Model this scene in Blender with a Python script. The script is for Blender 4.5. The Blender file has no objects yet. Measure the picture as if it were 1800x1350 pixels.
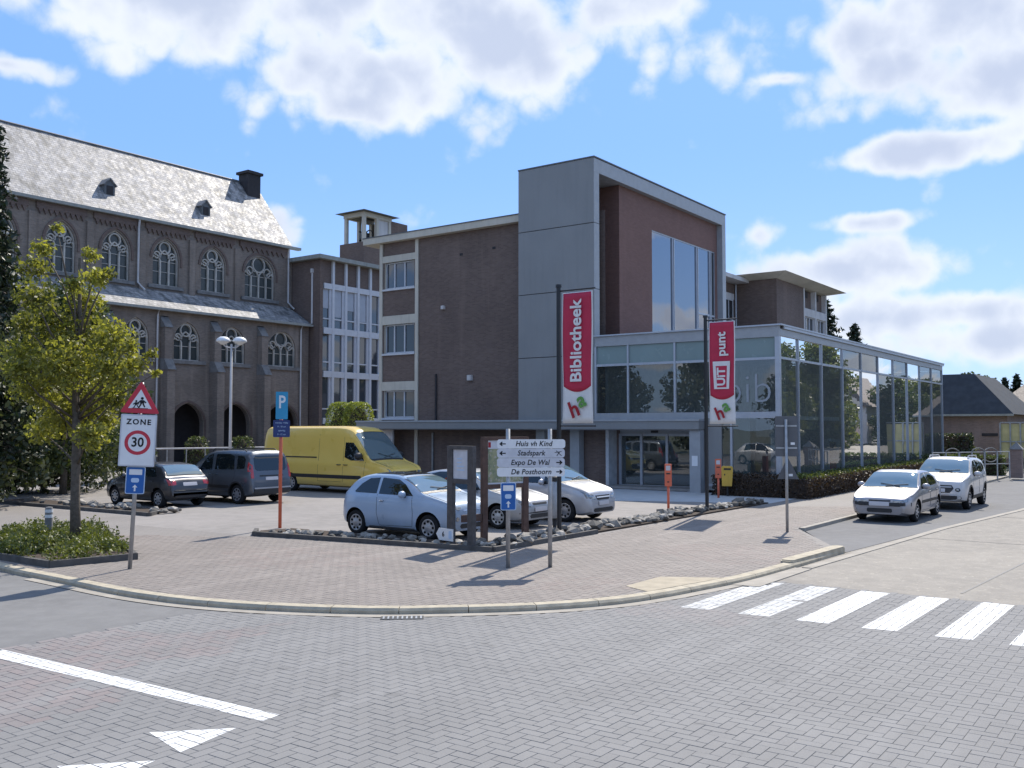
import bpy, bmesh, math, random
import numpy as np
from mathutils import Vector, Matrix, Euler
from mathutils.geometry import tessellate_polygon
random.seed(7); rng = np.random.default_rng(7)
SC = bpy.context.scene
COL = SC.collection
rad = math.radians

# ------------------------------------------------------------------ camera
FPX, HC, CXP, CYP, YH = 1668.0, 2.6, 900.0, 675.0, 750.0     # focal length in photo pixels, eye height, centre, horizon row
PITCH = math.atan((YH - CYP) / FPX)
AZ = math.atan((2110 - CXP) / FPX * math.cos(PITCH))          # the library's long front runs along +X
cam = bpy.data.cameras.new('camera'); camo = bpy.data.objects.new('camera', cam); COL.objects.link(camo)
cam.sensor_width = 36.0; cam.lens = FPX / 1800 * 36.0; cam.clip_start = 0.1; cam.clip_end = 3000
camo.location = (0, 0, HC); camo.rotation_euler = (math.pi / 2 + PITCH, 0, AZ - math.pi / 2)
SC.camera = camo
cy = SC.cycles; cy.max_bounces = 7; cy.diffuse_bounces = 3; cy.glossy_bounces = 4; cy.transmission_bounces = 4; cy.transparent_max_bounces = 10; cy.caustics_reflective = False; cy.caustics_refractive = False
# ------------------------------------------------------------------ light
SUN_EL, SUN_AZ = rad(48), rad(13.5)                            # azimuth counted from +X
sun = bpy.data.lights.new('sun', 'SUN'); suno = bpy.data.objects.new('sun', sun); COL.objects.link(suno)
sun.energy = 4.0; sun.angle = rad(0.53); sun.color = (1.0, 0.93, 0.82)
sd = Vector((math.cos(SUN_EL) * math.cos(SUN_AZ), math.cos(SUN_EL) * math.sin(SUN_AZ), math.sin(SUN_EL)))
suno.rotation_euler = sd.to_track_quat('Z', 'Y').to_euler(); suno.location = sd * 200
SC.view_settings.view_transform = 'Standard'; SC.view_settings.look = 'None'
SC.view_settings.gamma = 1.0; SC.view_settings.use_curve_mapping = False
SC.view_settings.exposure = EXPOSURE = 0.62

# photo pixel -> direction / point (a pixel gives a direction, the touched surface gives the distance)
Fh = Vector((math.cos(AZ), math.sin(AZ), 0)); Rv = Vector((math.sin(AZ), -math.cos(AZ), 0)); Zv = Vector((0, 0, 1))
Fw = Fh * math.cos(PITCH) + Zv * math.sin(PITCH); Upv = -Fh * math.sin(PITCH) + Zv * math.cos(PITCH)
def ray(x, y): return Fw + Rv * ((x - CXP) / FPX) - Upv * ((y - CYP) / FPX)
def G(x, y, z=0.0):
    d = ray(x, y); p = d * ((z - HC) / d.z); return (p.x, p.y)
def atD(x, y, D): return Vector((0, 0, HC)) + ray(x, y) * D
def onX(x, y, X): d = ray(x, y); return Vector((0, 0, HC)) + d * (X / d.x)
def onY(x, y, Y): d = ray(x, y); return Vector((0, 0, HC)) + d * (Y / d.y)
def proj(p):
    q = Vector(p) - Vector((0, 0, HC)); z = q.dot(Fw)
    return (CXP + FPX * q.dot(Rv) / z, CYP - FPX * q.dot(Upv) / z, z) if z > 0.2 else (-9e3, -9e3, z)

# ------------------------------------------------------------------ sky with cumulus
def link(nt, a, b): nt.links.new(a, b)
def mth(nt, op, a, b=None, c=None, clamp=False):
    n = nt.nodes.new('ShaderNodeMath'); n.operation = op; n.use_clamp = clamp
    for i, v in enumerate((a, b, c)):
        if v is None: continue
        if isinstance(v, (int, float)): n.inputs[i].default_value = v
        else: nt.links.new(v, n.inputs[i])
    return n.outputs[0]
def vmth(nt, op, a, b=None):
    n = nt.nodes.new('ShaderNodeVectorMath'); n.operation = op
    for i, v in enumerate((a, b)):
        if v is None: continue
        if isinstance(v, (tuple, list)): n.inputs[i].default_value = v
        else: nt.links.new(v, n.inputs[i])
    return n.outputs['Value'] if op in ('LENGTH', 'DOT_PRODUCT', 'DISTANCE') else n.outputs[0]
def mixc(nt, f, a, b, blend='MIX'):
    n = nt.nodes.new('ShaderNodeMix'); n.data_type = 'RGBA'; n.blend_type = blend
    for s, v in zip((n.inputs[0], n.inputs[6], n.inputs[7]), (f, a, b)):
        if isinstance(v, (int, float)): s.default_value = v
        elif isinstance(v, (tuple, list)): s.default_value = (*v[:3], 1)
        else: nt.links.new(v, s)
    return n.outputs[2]
def mrange(nt, v, a, b, c=0.0, d=1.0, smooth=True):
    n = nt.nodes.new('ShaderNodeMapRange'); n.interpolation_type = 'SMOOTHSTEP' if smooth else 'LINEAR'
    nt.links.new(v, n.inputs[0])
    for i, x in zip((1, 2, 3, 4), (a, b, c, d)): n.inputs[i].default_value = x
    return n.outputs[0]
def noise(nt, vec, scale, detail=4, rough=0.5, dist=0.0, out='Fac'):
    n = nt.nodes.new('ShaderNodeTexNoise'); n.inputs['Scale'].default_value = scale; n.inputs['Detail'].default_value = detail
    n.inputs['Roughness'].default_value = rough; n.inputs['Distortion'].default_value = dist
    if vec is not None: nt.links.new(vec, n.inputs['Vector'])
    return n.outputs[out]

CLOUDS = [  # centre and half sizes, photo pixels
 (620, -10, 470, 150), (890, 90, 230, 140), (680, 120, 260, 95), (330, -10, 360, 120), (1080, 20, 170, 120), (620, 185, 100, 50), (780, 40, 400, 130),
 (1660, 30, 290, 135), (1570, 120, 130, 85), (1760, 130, 130, 90),
 (1600, 268, 150, 36), (1730, 245, 100, 46), (1375, 138, 80, 22), (10, 112, 90, 30),
 (1330, 415, 85, 55), (1520, 392, 115, 26), (1480, 470, 220, 60), (1600, 470, 130, 50), (1690, 545, 210, 46), (1540, 560, 210, 46), (1740, 600, 240, 50),
 (485, 395, 75, 62)]
w = bpy.data.worlds.new('World'); SC.world = w; w.use_nodes = True; w.cycles.sampling_method = 'MANUAL'; w.cycles.sample_map_resolution = 512
nt = w.node_tree; nt.nodes.clear()
out = nt.nodes.new('ShaderNodeOutputWorld'); bg = nt.nodes.new('ShaderNodeBackground'); link(nt, bg.outputs[0], out.inputs[0])
sky = nt.nodes.new('ShaderNodeTexSky'); sky.sky_type = 'NISHITA'; sky.sun_disc = False
sky.sun_elevation = SUN_EL; sky.sun_rotation = math.pi / 2 - SUN_AZ
sky.air_density = 1.0; sky.dust_density = 0.6; sky.ozone_density = 1.6; sky.altitude = 0
tc = nt.nodes.new('ShaderNodeTexCoord'); dirv = tc.outputs['Generated']
field = None
for (px, py, a, b) in CLOUDS:
    c = ray(px, py).normalized(); h = Vector((c.y, -c.x, 0)).normalized(); u = h.cross(c).normalized()
    if u.z < 0: u = -u
    dvec = u.cross(h)
    m = Matrix((h, dvec, u)).transposed()
    mp = nt.nodes.new('ShaderNodeMapping'); mp.vector_type = 'TEXTURE'
    mp.inputs['Location'].default_value = c; mp.inputs['Rotation'].default_value = m.to_euler(); mp.inputs['Scale'].default_value = (a / FPX, 0.5, b / FPX)
    link(nt, dirv, mp.inputs['Vector'])
    l = vmth(nt, 'LENGTH', mp.outputs[0])
    if a < 125: l = mth(nt, 'ADD', l, 0.30 if a < 90 else 0.15)
    field = l if field is None else mth(nt, 'SMOOTH_MIN', field, l, 0.35)
sep = nt.nodes.new('ShaderNodeSeparateXYZ'); link(nt, dirv, sep.inputs[0])
zc = mth(nt, 'MAXIMUM', sep.outputs[2], 0.0)
inv = mth(nt, 'DIVIDE', 1.0, mth(nt, 'ADD', zc, 0.16))
flat = nt.nodes.new('ShaderNodeCombineXYZ')
link(nt, mth(nt, 'MULTIPLY', sep.outputs[0], inv), flat.inputs[0]); link(nt, mth(nt, 'MULTIPLY', sep.outputs[1], inv), flat.inputs[1])
n_big = noise(nt, flat.outputs[0], 1.1, 3, 0.5)
away = mrange(nt, vmth(nt, 'DOT_PRODUCT', dirv, tuple(ray(900, 420).normalized())), 0.86, 0.72)   # broken cloud goes on all round the view
gen = mth(nt, 'MULTIPLY', mrange(nt, n_big, 0.42, 0.66), away)
nb = noise(nt, dirv, 7.0, 5, 0.55, 0.1)
nf = noise(nt, dirv, 34.0, 5, 0.62, 0.2)
def puffs(scale, amt):
    v = nt.nodes.new('ShaderNodeTexVoronoi'); v.feature = 'F1'; v.inputs['Scale'].default_value = scale
    wv = nt.nodes.new('ShaderNodeMix'); wv.data_type = 'VECTOR'; wv.inputs[0].default_value = amt
    link(nt, dirv, wv.inputs[4]); link(nt, noise(nt, dirv, scale * .6, 2, 0.5, 0.0, 'Color'), wv.inputs[5]); link(nt, wv.outputs[1], v.inputs['Vector'])
    return mth(nt, 'SUBTRACT', 0.5, v.outputs['Distance'])
pf1, pf2 = puffs(15.0, 0.06), puffs(38.0, 0.03)
dens = mth(nt, 'MAXIMUM', mth(nt, 'SUBTRACT', 1.0, field), mth(nt, 'SUBTRACT', gen, 0.25))
dens = mth(nt, 'ADD', dens, mth(nt, 'MULTIPLY', mth(nt, 'SUBTRACT', nb, 0.5), 1.25))
dens = mth(nt, 'ADD', dens, mth(nt, 'MULTIPLY', mth(nt, 'SUBTRACT', nf, 0.5), 0.5))
dens = mth(nt, 'ADD', dens, mth(nt, 'ADD', mth(nt, 'MULTIPLY', pf1, 0.75), mth(nt, 'MULTIPLY', pf2, 0.4)))
alpha = mrange(nt, dens, 0.0, 0.5)
thick = mrange(nt, mth(nt, 'ADD', dens, mth(nt, 'MULTIPLY', mth(nt, 'SUBTRACT', noise(nt, dirv, 10.0, 4, 0.55), 0.5), 1.3)), 0.22, 1.15)
ccol = mixc(nt, thick, (6.2, 6.5, 7.0), (4.1, 4.55, 5.6))
hz = mrange(nt, sep.outputs[2], 0.30, 0.0)
skyc = mixc(nt, 1.0, sky.outputs[0], (0.76, 0.92, 1.45), 'MULTIPLY')
skyc = mixc(nt, 0.75, skyc, mixc(nt, hz, (1.75, 3.5, 6.9), (3.15, 4.7, 6.9)))
allc = mixc(nt, mth(nt, 'MULTIPLY', alpha, 0.93), skyc, ccol)
link(nt, allc, bg.inputs['Color']); bg.inputs['Strength'].default_value = 0.10

# ------------------------------------------------------------------ materials
MATS = {}
def newmat(name):
    m = bpy.data.materials.new(name); m.use_nodes = True; MATS[name] = m
    nt = m.node_tree; b = nt.nodes['Principled BSDF']
    return m, nt, b
def plain(name, col, rough=0.6, metal=0.0, var=0.12, vscale=3.0, bump=0.0, bscale=40.0, coat=0.0, ior=None, grime=0.0):
    """plain paint, stone or metal with a little unevenness of its own"""
    m, nt, b = newmat(name)
    tc = nt.nodes.new('ShaderNodeTexCoord'); o = tc.outputs['Object']
    if var:
        f = noise(nt, o, vscale, 5, 0.6)
        dk = tuple(c * (1 - var) for c in col); lt = tuple(min(1, c * (1 + var)) for c in col)
        c = mixc(nt, mrange(nt, f, 0.3, 0.7), dk, lt)
        if grime:
            mp = nt.nodes.new('ShaderNodeMapping'); mp.inputs['Scale'].default_value = (2.5, 2.5, 0.25); link(nt, o, mp.inputs[0])
            c = mixc(nt, mth(nt, 'MULTIPLY', mrange(nt, noise(nt, mp.outputs[0], 1.6, 6, 0.6), 0.45, 0.75), grime), c, tuple(x * 0.45 for x in col))
        link(nt, c, b.inputs['Base Color'])
        link(nt, mrange(nt, noise(nt, o, vscale * 4, 3), 0.2, 0.8, max(0.02, rough - 0.08), min(1, rough + 0.08)), b.inputs['Roughness'])
    else:
        b.inputs['Base Color'].default_value = (*col, 1); b.inputs['Roughness'].default_value = rough
    b.inputs['Metallic'].default_value = metal
    if coat: b.inputs['Coat Weight'].default_value = coat; b.inputs['Coat Roughness'].default_value = 0.04
    if ior: b.inputs['IOR'].default_value = ior
    if rough >= 0.6 and not metal: b.inputs['Specular IOR Level'].default_value = 0.28
    if bump:
        bn = nt.nodes.new('ShaderNodeBump'); bn.inputs['Strength'].default_value = bump; bn.inputs['Distance'].default_value = 0.02
        link(nt, noise(nt, o, bscale, 5, 0.6), bn.inputs['Height']); link(nt, bn.outputs[0], b.inputs['Normal'])
    return m
def brick(name, c1, c2, mortar, bw=0.22, bh=0.065, stain=0.3, rough=0.85):
    m, nt, b = newmat(name)
    tc = nt.nodes.new('ShaderNodeTexCoord'); s = nt.nodes.new('ShaderNodeSeparateXYZ'); link(nt, tc.outputs['Object'], s.inputs[0])
    cb = nt.nodes.new('ShaderNodeCombineXYZ'); link(nt, mth(nt, 'ADD', s.outputs[0], s.outputs[1]), cb.inputs[0]); link(nt, s.outputs[2], cb.inputs[1])
    t = nt.nodes.new('ShaderNodeTexBrick'); link(nt, cb.outputs[0], t.inputs['Vector'])
    t.inputs['Color1'].default_value = (*c1, 1); t.inputs['Color2'].default_value = (*c2, 1); t.inputs['Mortar'].default_value = (*mortar, 1)
    t.inputs['Scale'].default_value = 1.0; t.inputs['Mortar Size'].default_value = 0.008; t.inputs['Brick Width'].default_value = bw; t.inputs['Row Height'].default_value = bh
    t.inputs['Mortar Smooth'].default_value = 0.3; t.inputs['Bias'].default_value = -0.1
    f = noise(nt, tc.outputs['Object'], 0.45, 6, 0.6)
    mp = nt.nodes.new('ShaderNodeMapping'); mp.inputs['Scale'].default_value = (1.2, 1.2, 0.12); link(nt, tc.outputs['Object'], mp.inputs[0])
    f2 = noise(nt, mp.outputs[0], 1.2, 6, 0.6)
    c = mixc(nt, mth(nt, 'MULTIPLY', mrange(nt, f, 0.35, 0.7), stain), t.outputs['Color'], tuple(x * 0.55 for x in c1))
    c = mixc(nt, mth(nt, 'MULTIPLY', mrange(nt, f2, 0.5, 0.72), stain * 0.8), c, tuple(min(1, x * 1.5) for x in c2))
    link(nt, c, b.inputs['Base Color']); b.inputs['Roughness'].default_value = rough
    bn = nt.nodes.new('ShaderNodeBump'); bn.inputs['Strength'].default_value = 0.5; bn.inputs['Distance'].default_value = 0.01; bn.invert = True
    link(nt, t.outputs['Fac'], bn.inputs['Height']); link(nt, bn.outputs[0], b.inputs['Normal'])
    return m
def glass(name, tint, ior=1.6, refl=(1, 1, 1), haze=.05):
    """thin pane: mirrors by Fresnel, otherwise lets tinted light through"""
    m, nt, b = newmat(name); nt.nodes.remove(b)
    o = nt.nodes['Material Output']; mx = nt.nodes.new('ShaderNodeMixShader'); fr = nt.nodes.new('ShaderNodeFresnel'); fr.inputs['IOR'].default_value = ior
    t = nt.nodes.new('ShaderNodeBsdfTransparent'); t.inputs['Color'].default_value = (*tint, 1)
    g = nt.nodes.new('ShaderNodeBsdfGlossy'); g.inputs['Color'].default_value = (*refl, 1); g.inputs['Roughness'].default_value = 0.0
    tc = nt.nodes.new('ShaderNodeTexCoord'); bn = nt.nodes.new('ShaderNodeBump'); bn.inputs['Strength'].default_value = 0.05; bn.inputs['Distance'].default_value = 0.05
    link(nt, noise(nt, tc.outputs['Object'], 0.7, 2), bn.inputs['Height']); link(nt, bn.outputs[0], g.inputs['Normal'])
    link(nt, fr.outputs[0], mx.inputs[0]); link(nt, t.outputs[0], mx.inputs[1]); link(nt, g.outputs[0], mx.inputs[2])
    df = nt.nodes.new('ShaderNodeBsdfDiffuse'); df.inputs[0].default_value = (.5, .55, .55, 1); m2 = nt.nodes.new('ShaderNodeMixShader'); m2.inputs[0].default_value = haze     # even pale haze put into the pane's colour to lift its darks
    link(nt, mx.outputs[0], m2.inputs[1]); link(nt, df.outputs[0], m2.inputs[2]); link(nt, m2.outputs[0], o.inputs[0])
    return m
def darkglass(name, col=(0.015, 0.018, 0.022), ior=1.8, rough=0.03):
    m, nt, b = newmat(name); b.inputs['Base Color'].default_value = (*col, 1); b.inputs['Roughness'].default_value = rough; b.inputs['IOR'].default_value = ior
    tc = nt.nodes.new('ShaderNodeTexCoord'); bn = nt.nodes.new('ShaderNodeBump'); bn.inputs['Strength'].default_value = 0.06; bn.inputs['Distance'].default_value = 0.05
    link(nt, noise(nt, tc.outputs['Object'], 0.9, 2), bn.inputs['Height']); link(nt, bn.outputs[0], b.inputs['Normal'])
    return m
def tinted(name, col, rough=0.8, lo=0.72, hi=1.25, big=0.25, bump=0.25, spots=None):
    """per-piece tint from the colour attribute 'tint' (0..1), with wear on top"""
    m, nt, b = newmat(name)
    at = nt.nodes.new('ShaderNodeAttribute'); at.attribute_name = 'tint'
    geo = nt.nodes.new('ShaderNodeNewGeometry'); P = geo.outputs['Position']
    sp = nt.nodes.new('ShaderNodeSeparateColor'); link(nt, at.outputs['Color'], sp.inputs[0])
    c = mixc(nt, sp.outputs[0], tuple(x * lo for x in col), tuple(min(1, x * hi) for x in col))
    if spots: c = mixc(nt, sp.outputs[1], c, spots)
    c = mixc(nt, mth(nt, 'MULTIPLY', mrange(nt, noise(nt, P, 0.55, 7, 0.62), 0.35, 0.75), big), c, tuple(x * 0.5 for x in col))
    mp = nt.nodes.new('ShaderNodeMapping'); mp.inputs['Scale'].default_value = (0.10, 1.3, 1); mp.inputs['Rotation'].default_value = (0, 0, rad(-12)); link(nt, P, mp.inputs[0])
    c = mixc(nt, mth(nt, 'MULTIPLY', mrange(nt, noise(nt, mp.outputs[0], 1.1, 5, 0.6), 0.5, 0.75), big * 1.3), c, tuple(min(1, x * 1.45) for x in col))     # worn tyre tracks
    c = mixc(nt, mth(nt, 'MULTIPLY', mrange(nt, noise(nt, P, 2.6, 3, 0.5), 0.66, 0.74), 0.4), c, tuple(x * 0.45 for x in col))                          # oil spots
    c = mixc(nt, mth(nt, 'MULTIPLY', mrange(nt, noise(nt, P, 60, 4, 0.6), 0.3, 0.75), 0.25), c, tuple(min(1, x * 1.5) for x in col))
    link(nt, c, b.inputs['Base Color']); b.inputs['Roughness'].default_value = rough; b.inputs['Specular IOR Level'].default_value = 0.35
    bn = nt.nodes.new('ShaderNodeBump'); bn.inputs['Strength'].default_value = bump; bn.inputs['Distance'].default_value = 0.004
    link(nt, noise(nt, P, 130, 4, 0.6), bn.inputs['Height']); link(nt, bn.outputs[0], b.inputs['Normal'])
    return m
def leafmat(name, dark, light, trans=0.35, rough=0.5):
    m, nt, b = newmat(name); o = nt.nodes['Material Output']
    at = nt.nodes.new('ShaderNodeAttribute'); at.attribute_name = 'tint'
    sp = nt.nodes.new('ShaderNodeSeparateColor'); link(nt, at.outputs['Color'], sp.inputs[0])
    c = mixc(nt, sp.outputs[0], dark, light); link(nt, c, b.inputs['Base Color']); b.inputs['Roughness'].default_value = rough
    tr = nt.nodes.new('ShaderNodeBsdfTranslucent'); link(nt, mixc(nt, 1.0, c, (1.3, 1.35, 0.7), 'MULTIPLY'), tr.inputs[0])
    mx = nt.nodes.new('ShaderNodeMixShader'); mx.inputs[0].default_value = trans
    link(nt, b.outputs[0], mx.inputs[1]); link(nt, tr.outputs[0], mx.inputs[2]); link(nt, mx.outputs[0], o.inputs[0])
    return m

plain('grey_panel', (0.235, 0.24, 0.242), 0.42, var=0.05, vscale=0.6, grime=0.12)
plain('grey_trim', (0.33, 0.345, 0.36), 0.4, var=0.06)
plain('alu', (0.42, 0.45, 0.50), 0.35, metal=0.35, var=0.05)
plain('steel', (0.36, 0.37, 0.38), 0.42, metal=0.55, var=0.15, vscale=6)
plain('beige', (0.56, 0.52, 0.44), 0.75, var=0.08, vscale=1.0, grime=0.25)
plain('concrete_white', (0.58, 0.56, 0.55), 0.75, var=0.08, vscale=1.0, grime=0.25)
plain('white_frame', (0.56, 0.57, 0.60), 0.5, var=0.05)
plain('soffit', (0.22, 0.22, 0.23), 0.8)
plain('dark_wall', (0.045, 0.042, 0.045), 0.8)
plain('interior', (0.50, 0.52, 0.54), 0.9)
plain('interior_floor', (0.28, 0.27, 0.26), 0.6)
plain('interior_white', (0.62, 0.64, 0.70), 0.8)
plain('frosted', (0.20, 0.27, 0.27), 0.22, var=0.08, vscale=0.5)
brick('lib_brick', (0.140, 0.098, 0.082), (0.19, 0.136, 0.114), (0.17, 0.136, 0.12))
brick('portal_brick', (0.185, 0.100, 0.083), (0.22, 0.122, 0.103), (0.18, 0.11, 0.095), stain=0.15)
brick('church_brick', (0.20, 0.162, 0.135), (0.28, 0.230, 0.193), (0.26, 0.225, 0.195), stain=0.45)
brick('house_brick', (0.22, 0.16, 0.14), (0.29, 0.21, 0.185), (0.27, 0.22, 0.2))
plain('church_stone', (0.50, 0.47, 0.42), 0.8, var=0.15, vscale=2.0, grime=0.3)
plain('sill_stone', (0.20, 0.195, 0.19), 0.85, var=0.2)
plain('lead', (0.13, 0.14, 0.15), 0.6)
plain('gutter', (0.30, 0.31, 0.29), 0.6, grime=0.3)
glass('pavilion_glass', (0.60, 0.68, 0.67), 2.2, haze=.10)
glass('front_glass', (0.50, 0.55, 0.56), 2.0, haze=.05)
darkglass('dark_glass', (0.03, 0.035, 0.04), 1.7)
darkglass('sky_glass', (0.03, 0.05, 0.09), 3.2, 0.02)
darkglass('link_glass', (0.05, 0.06, 0.075), 1.9)
darkglass('church_glass', (0.05, 0.06, 0.06), 1.5, 0.25)
plain('blind', (0.42, 0.45, 0.50), 0.7, var=0.05)
plain('black_pole', (0.012, 0.013, 0.016), 0.35, var=0)
plain('sign_back', (0.10, 0.105, 0.115), 0.5)
plain('sign_white', (0.72, 0.73, 0.74), 0.45, var=0.05, vscale=4)
plain('sign_red', (0.52, 0.025, 0.05), 0.45, var=0.06)
plain('sign_blue', (0.006, 0.10, 0.36), 0.4, var=0.06)
plain('sign_cyan', (0.02, 0.27, 0.47), 0.4, var=0.06)
plain('sign_navy', (0.01, 0.03, 0.14), 0.4, var=0.06)
plain('ink', (0.012, 0.012, 0.014), 0.6, var=0)
plain('print_blue', (0.45, 0.58, 0.75), 0.5, var=0)
plain('banner_red', (0.47, 0.035, 0.075), 0.7, var=0.06)
plain('banner_white', (0.70, 0.70, 0.69), 0.7, var=0.05)
plain('logo_green', (0.12, 0.30, 0.07), 0.6, var=0)
plain('logo_red', (0.33, 0.02, 0.03), 0.6, var=0)
plain('logo_yellow', (0.6, 0.55, 0.15), 0.6, var=0)
plain('orange', (0.64, 0.14, 0.07), 0.5, var=0.1, grime=0.15)
plain('yellow_bin', (0.68, 0.42, 0.06), 0.5, var=0.08, grime=0.2)
plain('wood_brown', (0.10, 0.062, 0.05), 0.7, var=0.2, vscale=8)
plain('wood_grey', (0.085, 0.08, 0.08), 0.7, var=0.2, vscale=8)
plain('paper', (0.55, 0.56, 0.60), 0.5, var=0.08, vscale=6)
plain('kerb', (0.42, 0.37, 0.28), 0.85, var=0.14, vscale=5, bump=0.3, bscale=60, grime=0.25)
plain('kerb_dark', (0.10, 0.095, 0.09), 0.85, var=0.2, vscale=5)
plain('gutter_concrete', (0.33, 0.30, 0.255), 0.85, var=0.12, vscale=3, bump=0.2)
plain('tactile', (0.36, 0.31, 0.23), 0.8, var=0.12, vscale=4)
plain('iron', (0.02, 0.02, 0.02), 0.5, var=0)
plain('paint_white', (0.64, 0.64, 0.63), 0.7, var=0.06, vscale=6)
plain('paint_worn', (0.50, 0.50, 0.49), 0.75, var=0.2, vscale=5)
tinted('paver_grey', (0.196, 0.191, 0.186), 0.82, 0.94, 1.06, 0.28, spots=(0.27, 0.165, 0.15))
tinted('paver_plaza', (0.215, 0.190, 0.170), 0.8, 0.9, 1.1, 0.3, spots=(0.24, 0.16, 0.14))
tinted('stone_mix', (0.24, 0.222, 0.195), 0.9, 0.3, 1.9, 0.35, 0.6)
plain('trunk', (0.12, 0.10, 0.08), 0.9, var=0.25, vscale=12, bump=0.6, bscale=30)
plain('soil', (0.06, 0.045, 0.035), 0.95, var=0.3, vscale=6)
leafmat('leaf_young', (0.055, 0.066, 0.018), (0.38, 0.36, 0.075), 0.5)
leafmat('leaf_dark', (0.012, 0.020, 0.010), (0.085, 0.10, 0.04), 0.25)
leafmat('leaf_mid', (0.025, 0.04, 0.015), (0.12, 0.145, 0.05), 0.35)
leafmat('leaf_shrub', (0.03, 0.045, 0.010), (0.20, 0.22, 0.05), 0.3)
leafmat('leaf_lime', (0.13, 0.16, 0.03), (0.38, 0.42, 0.09), 0.35)
leafmat('leaf_purple', (0.020, 0.011, 0.010), (0.10, 0.062, 0.035), 0.25)
leafmat('needle', (0.006, 0.014, 0.008), (0.03, 0.05, 0.022), 0.12)

# ------------------------------------------------------------------ mesh helpers
class MB:
    def __init__(s): s.v = []; s.f = []; s.t = []
    def add(s, vs, fs, tint=None):
        o = len(s.v); s.v.extend(vs); s.f.extend([tuple(i + o for i in f) for f in fs])
        if tint is not None: s.t.extend([tint] * len(fs))
        return s
    def box(s, x0, x1, y0, y1, z0, z1):
        if x0 > x1: x0, x1 = x1, x0
        if y0 > y1: y0, y1 = y1, y0
        return s.add([(x0, y0, z0), (x1, y0, z0), (x1, y1, z0), (x0, y1, z0), (x0, y0, z1), (x1, y0, z1), (x1, y1, z1), (x0, y1, z1)],
                     [(0, 3, 2, 1), (4, 5, 6, 7), (0, 1, 5, 4), (1, 2, 6, 5), (2, 3, 7, 6), (3, 0, 4, 7)])
    def prism(s, pts, z0, z1):
        """polygon in XY (counter-clockwise) pulled from z0 to z1"""
        n = len(pts)
        s.add([(*p, z0) for p in pts] + [(*p, z1) for p in pts],
              [tuple(range(n - 1, -1, -1)), tuple(range(n, 2 * n))] + [(i, (i + 1) % n, (i + 1) % n + n, i + n) for i in range(n)])
        return s
    def prismf(s, pts, fn, d0, d1):
        """polygon in a plane (u,v) mapped by fn(u,v,d), pulled from d0 to d1"""
        n = len(pts)
        s.add([tuple(fn(u, v, d0)) for u, v in pts] + [tuple(fn(u, v, d1)) for u, v in pts],
              [tuple(range(n - 1, -1, -1)), tuple(range(n, 2 * n))] + [(i, (i + 1) % n, (i + 1) % n + n, i + n) for i in range(n)])
        return s
    def strip(s, path, wd, fn, d0, d1, closed=False):
        """flat bar of width wd that follows a path in the plane of fn"""
        P = [Vector(p) for p in path]; n = len(P); L = []; R = []
        for i in range(n):
            a = P[i - 1] if (i or closed) else P[i]; b = P[(i + 1) % n] if (i < n - 1 or closed) else P[i]
            t = (b - a); t = t.normalized() if t.length > 1e-9 else Vector((1, 0)); nn = Vector((-t.y, t.x)) * wd / 2
            L.append(P[i] + nn); R.append(P[i] - nn)
        vs = []
        for l, r in zip(L, R): vs += [tuple(fn(l.x, l.y, d0)), tuple(fn(r.x, r.y, d0)), tuple(fn(l.x, l.y, d1)), tuple(fn(r.x, r.y, d1))]
        fs = []
        for i in range(n if closed else n - 1):
            a = 4 * i; b = 4 * ((i + 1) % n)
            fs += [(a, b, b + 1, a + 1), (a + 2, a + 3, b + 3, b + 2), (a, a + 2, b + 2, b), (a + 1, b + 1, b + 3, a + 3)]
        if not closed: fs += [(0, 1, 3, 2), (4 * n - 4, 4 * n - 2, 4 * n - 1, 4 * n - 3)]
        return s.add(vs, fs)
    def tube(s, path, r, n=8, caps=True):
        P = [Vector(p) for p in path]; rs = r if isinstance(r, (list, tuple)) else [r] * len(P); o = len(s.v)
        vs = []
        for i, p in enumerate(P):
            t = (P[min(i + 1, len(P) - 1)] - P[max(i - 1, 0)]).normalized()
            a = t.orthogonal().normalized() if abs(t.z) < 0.95 else Vector((1, 0, 0)); a = (a - t * a.dot(t)).normalized(); b = t.cross(a)
            for k in range(n):
                an = 2 * math.pi * k / n; vs.append(tuple(p + (a * math.cos(an) + b * math.sin(an)) * rs[i]))
        fs = []
        for i in range(len(P) - 1):
            for k in range(n): fs.append((i * n + k, i * n + (k + 1) % n, (i + 1) * n + (k + 1) % n, (i + 1) * n + k))
        if caps: fs += [tuple(range(n - 1, -1, -1)), tuple((len(P) - 1) * n + k for k in range(n))]
        return s.add(vs, fs)
    def lathe(s, prof, n=20, c=(0, 0, 0), axis='z'):
        """profile of (radius, height) turned about an axis through c"""
        vs = []
        for r, h in prof:
            for k in range(n):
                a = 2 * math.pi * k / n; x, y = r * math.cos(a), r * math.sin(a)
                p = (x, y, h) if axis == 'z' else ((x, h, y) if axis == 'y' else (h, x, y))
                vs.append((p[0] + c[0], p[1] + c[1], p[2] + c[2]))
        fs = [(i * n + k, i * n + (k + 1) % n, (i + 1) * n + (k + 1) % n, (i + 1) * n + k) for i in range(len(prof) - 1) for k in range(n)]
        return s.add(vs, fs)
    def holes(s, outer, holes, fn, depth=0.0, d=0.0):
        """flat wall with openings; the reveals run back by depth"""
        loops = [outer] + holes
        tris = tessellate_polygon([[Vector((u, v, 0)) for u, v in l] for l in loops])
        flat = [p for l in loops for p in l]
        s.add([tuple(fn(u, v, d)) for u, v in flat], [tuple(t) for t in tris])
        if depth:
            for h in holes:
                n = len(h)
                s.add([tuple(fn(u, v, d)) for u, v in h] + [tuple(fn(u, v, d + depth)) for u, v in h], [(i, (i + 1) % n, (i + 1) % n + n, i + n) for i in range(n)])
        return s
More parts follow.
